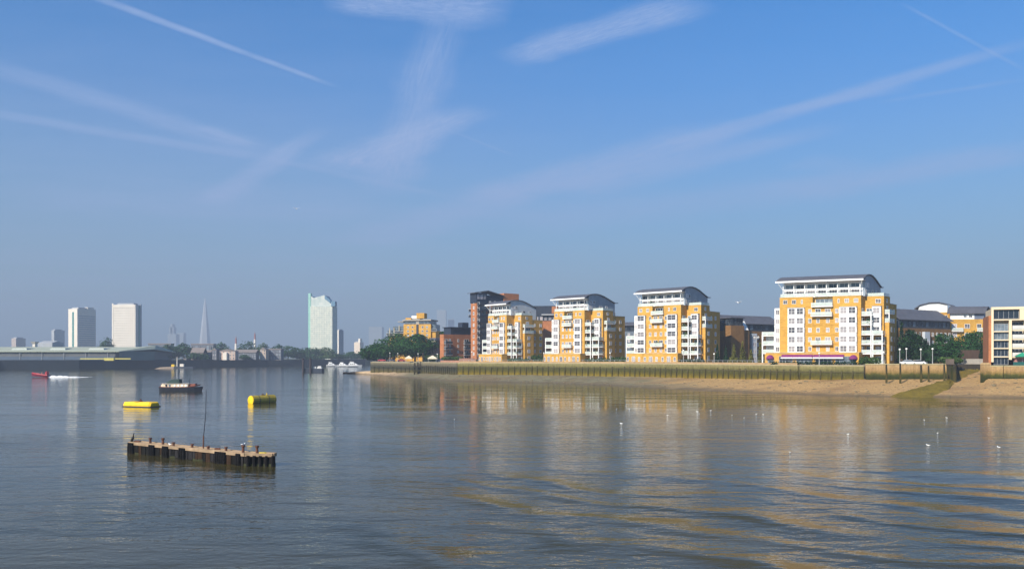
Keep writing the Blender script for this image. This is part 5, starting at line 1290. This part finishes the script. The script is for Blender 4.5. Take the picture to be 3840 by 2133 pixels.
x, y = A[0] + .35, A[1] - .05
b = MB(); b.rings([[(x + u, y + r_ * math.cos(q), z_ + r_ * .9 * math.sin(q)) if False else (x + u + r_ * math.cos(q), y + r_ * math.sin(q), z_) for q in [math.pi * 2 * i / 8 for i in range(8)]] for u, r_, z_ in ((-.12, .04, JZ + .1), (-.08, .12, JZ + .2), (0, .15, JZ + .38), (.05, .11, JZ + .58), (.09, .06, JZ + .72), (.10, .045, JZ + .86), (.14, .065, JZ + .93), (.22, .04, JZ + .96), (.36, .012, JZ + .95))])
b.tube((x - .02, y - .05, JZ + .05), (x, y - .04, JZ + .25), .02); b.tube((x - .02, y + .06, JZ + .05), (x, y + .05, JZ + .25), .02)
tag(b.build('cormorant', mat('black_feathers', (.012, .013, .014), .6, .2, 3), origin=(x, y, JZ), smooth=True), 'black cormorant standing upright on the left end of the jetty', 'bird', 'perched birds')

# ------------------------------------------------------------------ craft on the river
YEL = mat('yellow_buoy_paint', (.78, .50, .006), .55, .16, .8, streak=.32, fine=.2)
YELD = mat('yellow_shade_weathered_paint', (.34, .26, .03), .6, .3, 1.0, streak=.4)  # shade on the tank's long side put into a darker yellow, with weather streaks
def buoy(label, px, py, Lm, rad, rot, kind, zc):
    d = wd(py); x = gx(px, d); root = thing('mooring_buoy', label, 'buoy', (x, d, 0), 0, 'yellow mooring buoys')
    c_, s_ = math.cos(rot), math.sin(rot)
    T = lambda u, v, w: (x + u * c_ - v * s_, d + u * s_ + v * c_, w)
    n = 14
    if kind == 'tank':
        b = MB(T); b.rings([[(u, r_ * math.cos(q), zc + r_ * math.sin(q)) for q in [2 * math.pi * i / n for i in range(n)]] for u, r_ in ((-Lm / 2 + .05, rad * .93), (-Lm / 2, rad), (Lm / 2, rad), (Lm / 2 + .05, rad * .95))]); b.build('tank', YELD, root, bevel=.03)
        b = MB(T); b.rings([[(u, r_ * math.cos(q), zc + r_ * math.sin(q)) for q in [2 * math.pi * i / n for i in range(n)]] for u, r_ in ((-Lm / 2 - .16, rad * .5), (-Lm / 2 - .10, rad * .95), (-Lm / 2 + .03, rad * .98))]); b.build('end_plate', YEL, root)
        b = MB(T)
        for u in (-Lm * .22, Lm * .2): b.rings([[(u_, rad * 1.025 * math.cos(q), zc + rad * 1.025 * math.sin(q)) for q in [2 * math.pi * i / n for i in range(n)]] for u_ in (u - .06, u + .06)])
        b.build('band', NAVY, root)
        b = MB(T); b.tube((.1, 0, zc + rad - .05), (.1, 0, zc + rad + .35), .12); b.tube((-.2, 0, zc + rad + .02), (.6, 0, zc + rad + .02), .1); b.build('mooring_ring', RUST, root)
        b = MB(T); b.tube((1.1, 0, zc + rad - .05), (1.1, 0, zc + rad + .42), .13, .06); b.build('light', YEL, root)
    else:
        b = MB(T); h = .95
        sec = [(-1.35, .05), (-1.35, .5), (-1.05, h), (1.05, h), (1.35, .5), (1.35, .05)]
        b.rings([[(u, v * k, z if z < .4 else z * kz) for v, z in sec] for u, k, kz in ((-Lm / 2, .72, .8), (-Lm / 2 + .5, 1, 1), (-.35, 1, 1), (-.34, 1, .94), (.5, 1, .94), (.51, 1, 1), (Lm / 2 - .4, 1, 1), (Lm / 2, .8, .82))]); b.build('float', YEL, root)
        b = MB(T); b.rings([[(u, v, z) for v, z in ((-1.4, -.1), (-1.4, .16), (1.4, .16), (1.4, -.1))] for u in (-Lm / 2 + .2, Lm / 2 + .05)]); b.build('rubbing_strake', NAVY, root)
        b = MB(T); b.tube((-.1, 0, h * .9), (-.1, 0, h + .5), .2, .14); b.tube((-.5, 0, h + .1), (.3, 0, h + .1), .1); b.build('mooring_post', RUST, root)
buoy('flat yellow pontoon buoy with small central post, left of the houseboat stern', 529, 1524, 6.9, .9, -.35, 'float', .5)
buoy('round yellow tank buoy with bright end plate, right of the houseboat', 984, 1510, 5.6, 1.02, .93, 'tank', .62)
b = MB(); d = wd(1436); b.path([(gx(2430, 300), 297, -.2), (gx(2430, 300), 297, .5), (gx(2430, 300), 297, 1.1)], [.55, .5, .12], 10); tag(b.build('marker_buoy', mat('orange_buoy', (.75, .33, .01), .5, .1, 1)), 'tiny orange-yellow marker buoy at the water edge below the third yellow block', 'buoy')

def hull_mesh(b, T, L, beam, sheer, draft=.3, bow=.5, n=12, fr=(0, .1, .25, .5, .7, .85, .95, 1.0), fl=None):
    rs = []
    for t_ in fr:
        w = beam / 2 * (1 - max(0, (t_ - bow) / (1 - bow)) ** 2.2) * (1 if t_ > .12 else .72 + 2.3 * t_)
        w = max(w, .03); z = sheer * (1 + .38 * max(0, t_ - .55) ** 1.5 * 2 + (.10 if t_ < .1 else 0))
        u = L * (t_ - .5); rake = .045 * L * max(0, t_ - .8) / .2
        rs.append([(u + rake, -w, z), (u + rake * .3, -w * .9, z * .35), (u, -w * .72, -draft), (u, w * .72, -draft), (u + rake * .3, w * .9, z * .35), (u + rake, w, z)])
    b.rings(rs); return rs
# dutch style houseboat
d = wd(1467); x = gx(679, d)
root = thing('houseboat', 'dark hulled houseboat with cream cabin, round portholes and green wheelhouse cover', 'boat', (x, d, 0))
T = lambda u, v, w: (x + u, d + v, w * 1.16)
b = MB(T); hull_mesh(b, T, 11.4, 3.2, .98, .4, .62); b.build('hull', mat('navy_hull_paint', (.018, .022, .034), .45, .2, .6), root)
b = MB(T)
b.rings([[(u, -w, z), (u, -w, z + .17), (u, w, z + .17), (u, w, z)] for u, w, z in ((-5.65, 1.2, 1.08), (-4.6, 1.5, .98), (0, 1.62, .96), (2.4, 1.5, 1.0), (4.2, 1.05, 1.2), (5.4, .25, 1.55))]); b.build('rubbing_strake', mat('oxblood_paint', (.10, .03, .025), .5, .2, 1), root)
b = MB(T); b.rings([[(u, -w, 1.1), (u, -w * .93, z), (u, w * .93, z), (u, w, 1.1)] for u, w, z in ((-5.2, 1.0, 1.55), (-4.7, 1.25, 1.85), (2.3, 1.3, 1.86), (2.45, 1.25, 1.8))]); cb_ = b.build('cabin', mat('cream_cabin_paint', (.64, .50, .36), .5, .15, 1.0), root)
b = MB(T); b.rings([[(u, -w, 1.84), (u, -w, 1.93), (u, w, 1.93), (u, w, 1.84)] for u, w in ((-5.0, 1.15), (-4.4, 1.38), (2.3, 1.4), (2.6, 1.3))]); b.build('cabin_roof', mat('pale_deck_paint', (.58, .50, .42), .6, .1, 1), root)
for u in (-3.6, -2.7, -1.2, -.2, .85, 1.9):
    b = MB(T); b.tube((u, -1.26, 1.47), (u, -1.36, 1.46), .29, .27, 12); b.build('porthole', WPAINT if u > -2 else GLASSD, cb_)
b = MB(T); b.rings([[(u, -w, 1.3), (u, -w, z), (u, w, z), (u, w, 1.3)] for u, w, z in ((2.6, .9, 1.7), (4.2, .8, 1.95), (4.4, .7, 1.5))]); b.build('fore_cabin', mat('red_brown_paint', (.22, .07, .045), .5, .2, 1), root)
b = MB(T); b.rings([[(u, -w, 1.935), (u, -w * .85, z), (u, w * .85, z), (u, w, 1.935)] for u, w, z in ((-3.7, 1.0, 2.25), (-2.2, 1.15, 2.9), (-.2, 1.1, 2.98), (0, 1.0, 2.2))]); b.build('wheelhouse_cover', mat('dark_green_canvas', (.02, .045, .042), .8, .2, 1), root)
b = MB(T); b.tube((2.35, 0, 1.9), (2.35, 0, 3.15), .09, .07); b.build('funnel', NAVY, root)
b = MB(T); b.path([(-5.3, -.9, 1.2), (-5.5, -.9, 2.0), (-5.5, .9, 2.0), (-5.3, .9, 1.2)], [.035] * 4, 5); b.build('stern_rail', STEEL, root)
# fast red boat and its wash
d = wd(1414); x = gx(152, d)
root = thing('rigid_speedboat', 'red fast passenger speedboat planing to the left with its bow up', 'boat', (x, d, 0))
T = lambda u, v, w: (x - u * math.cos(.06) , d + v + .1 * u, w + .085 * (u + 4.4))
b = MB(T); hull_mesh(b, T, 8.8, 2.6, 1.0, .1, .45); b.build('hull', mat('dark_red_hull', (.16, .012, .03), .4, .1, .5), root)
b = MB(T); pts_ = [(-4.2, -1.3, 1.0), (0, -1.35, 1.02), (2.6, -.95, 1.15), (4.2, -.15, 1.4), (4.2, .15, 1.4), (2.6, .95, 1.15), (0, 1.35, 1.02), (-4.2, 1.3, 1.0)]; b.path(pts_, [.28, .28, .26, .2, .2, .26, .28, .28], 8); b.build('inflatable_tube', mat('red_tube', (.42, .03, .045), .5, .1, .5), root)
b = MB(T); b.box(-3.7, -3.2, -1.0, 1.0, 1.0, 2.6); b.tube((-3.5, -1.0, 2.7), (-3.5, 1.0, 2.7), .16); b.build('radar_arch', mat('red_tube', (.42, .03, .045)), root)
b = MB(T); b.box(-2.0, -1.2, -.5, .5, 1.0, 1.9); b.box(-.6, .1, -.9, .9, .9, 1.4); b.box(-2.8, -2.2, -.9, .9, .9, 1.4); b.build('console', NAVY, root)
# passengers, each one continuous figure seated astride
for k, (u, v, c_) in enumerate(((-1.0, -.4, (.50, .16, .12)), (-1.0, .4, (.10, .10, .12)), (-2.5, 0, (.45, .10, .10)))):
    px_, py_, pz_ = T(u, v, 1.25); s_ = MB()
    s_.rings([[(px_ + r_ * math.cos(q) + o_, py_ + r_ * .8 * math.sin(q), pz_ + z_) for q in [2 * math.pi * i / 8 for i in range(8)]] for r_, z_, o_ in ((.18, -.1, 0), (.20, .1, 0), (.24, .42, -.03), (.22, .55, -.04), (.08, .62, -.05), (.07, .68, -.06), (.11, .76, -.07), (.115, .86, -.07), (.06, .95, -.07))])
    tag(s_.build('person', mat('jacket_%d' % 'abc'.index('abc'[k]), c_, .8, .1, 3), origin=(px_, py_, pz_), smooth=True), ('person in an orange-red jacket seated at the near side of the speedboat', 'person in a dark jacket seated at the far side of the speedboat', 'person in a red jacket standing at the stern of the speedboat')[k], 'person', 'people on the speedboat')
fm = MB(); ns, nv = 60, 9
x0 = x + 3.6
def foam(i, j):
    t_ = i / (ns - 1); v_ = (j / (nv - 1) - .5) * 2; w = .9 + 3.4 * t_
    zz = max(0, (1 - v_ * v_)) * (.75 * (1 - t_) ** 1.2 + .12) * (1 + .9 * mnoise.noise((t_ * 22, v_ * 2.5, 0)))
    fade = -.16 * t_ ** .6 - .3 * max(0, mnoise.noise((t_ * 9, v_ * 1.7, 4)) - .05) - (.4 if j in (0, nv - 1) else 0)
    return (x0 + 20 * t_, d - .3 + w * v_ + 3.0 * t_, zz + fade)
fm.v = [foam(i, j) for i in range(ns) for j in range(nv)]
fm.f = [(i * nv + j, (i + 1) * nv + j, (i + 1) * nv + j + 1, i * nv + j + 1) for i in range(ns - 1) for j in range(nv - 1)]; fm.m = [0] * len(fm.f)
struct(fm.build('wake_foam', mat('white_foam', (.78, .79, .80), .9, .1, 1.5), smooth=True), 'stuff')
# twin-post landing pontoon
d = wd(1396)
root = thing('landing_pontoon', 'dark landing pontoon moored between two tall posts off the near point', 'pontoon', (gx(1176, d), d, 0))
b = MB(); b.prism([(gx(1140, d), d - 2), (gx(1210, d), d - 2), (gx(1216, d), d), (gx(1212, d), d + 2.5), (gx(1140, d), d + 2.5)], -.3, gz(1381, d)); b.build('float', NAVY, root)
for px in (1141, 1168): b = MB(); b.tube((gx(px, d), d - 2.6, -1), (gx(px, d), d - 2.6, gz(1346, d)), .72, .68, 10); b.tube((gx(px, d), d - 2.6, gz(1346, d)), (gx(px, d), d - 2.6, gz(1343, d)), .9, .3, 10); b.build('guide_post', mat('brown_black_steel', (.035, .025, .028), .7, .2, .8), root)
b = MB(); b.box(gx(1176, d), gx(1186, d), d - 1, d + 1, gz(1381, d), gz(1374, d)); b.prism([(gx(1190, d), d - 1.4), (gx(1208, d), d - 1.4), (gx(1208, d), d + 1.4), (gx(1190, d), d + 1.4)], gz(1381, d), gz(1372, d), scale=.6); b.build('deck_house', mat('pale_deck_house', (.50, .50, .50), .6, .1, .6), root)
# white cabin cruisers beyond
def cruiser(label, px, d, L, rot=0, k=1.0):
    x = gx(px, d); root = thing('cabin_cruiser', label, 'boat', (x, d, 0), 0, 'white cabin cruisers')
    c_, s_ = math.cos(rot), math.sin(rot); T = lambda u, v, w: (x + u * c_ - v * s_, d + u * s_ + v * c_, w * k)
    b = MB(T); hull_mesh(b, T, L, L * .27, 1.7, .3, .5); b.build('hull', mat('weathered_white_hull', (.52, .53, .54), .6, .1, .5), root)
    b = MB(T); b.rings([[(u, v * s2, z) for u, z in ((-L * .36, 1.6), (-L * .34, 3.4), (L * .08, 3.5), (L * .2, 2.3), (L * .34, 1.8))] for v, s2 in ((-L * .10, 1), (L * .10, 1))]); cb_ = b.build('cabin', WPAINT, root)
    for q in range(3): b = MB(T); u = -L * .28 + q * L * .13; b.box(u, u + L * .09, -L * .105, -L * .1005, 2.3, 3.0); b.build('window', NAVY, cb_)
    b = MB(T); b.box(-L * .28, -L * .02, -L * .07, L * .07, 3.5, 4.4); b.box(-L * .30, 0, -L * .08, L * .08, 4.8, 4.95); b.tube((-L * .28, -L * .07, 4.4), (-L * .28, -L * .07, 4.8), .07); b.tube((-L * .02, L * .07, 4.4), (-L * .02, L * .07, 4.8), .07); b.build('flybridge', WPAINT, root)
    b = MB(T); b.box(-L * .48, L * .30, -L * .139, -L * .1351, .25, .7); b.build('boot_stripe', NAVY, root)
cruiser('white cabin cruiser nearest the landing pontoon, leftmost of the moored row', 1245, 830, 11.5, .1)
cruiser('white cabin cruiser in the middle of the moored row', 1288, 815, 12, -.1, .95)
cruiser('largest white cabin cruiser with flybridge, nearest the muddy point', 1328, 800, 15, .05, 1.1)
# work barge by the far quay
d = 705
root = thing('work_barge', 'low dark work barge with a yellow deck crane base by the far quay', 'barge', (gx(690, d), d, 0))
b = MB(); b.prism([(gx(654, d), d - 2.5), (gx(728, d), d - 2.5), (gx(732, d), d), (gx(728, d), d + 2.5), (gx(654, d), d + 2.5)], -.3, gz(1374, d)); b.build('hull', NAVY, root)
b = MB(); b.box(gx(645, d), gx(656, d), d - 1.5, d + 1.5, .2, gz(1366, d)); b.build('crane_base', YEL, root)
b = MB(); b.tube((gx(664, d), d, 1), (gx(664, d), d, gz(1338, d)), .5, .3); b.build('mast', FW, root)
b = MB(); b.box(gx(676, d), gx(690, d), d - 1, d + 1, gz(1374, d), gz(1364, d)); b.build('deck_house', FW, root)
b = MB(); v = [(gx(575, 660), 660, -.1), (gx(650, 668), 668, -.1), (gx(652, 690), 690, 1.6), (gx(600, 696), 696, 1.0)]
b.poly(v); struct(b.build('far_foreshore', gm('far_shingle', (.30, .22, .15), (.40, .30, .2))))
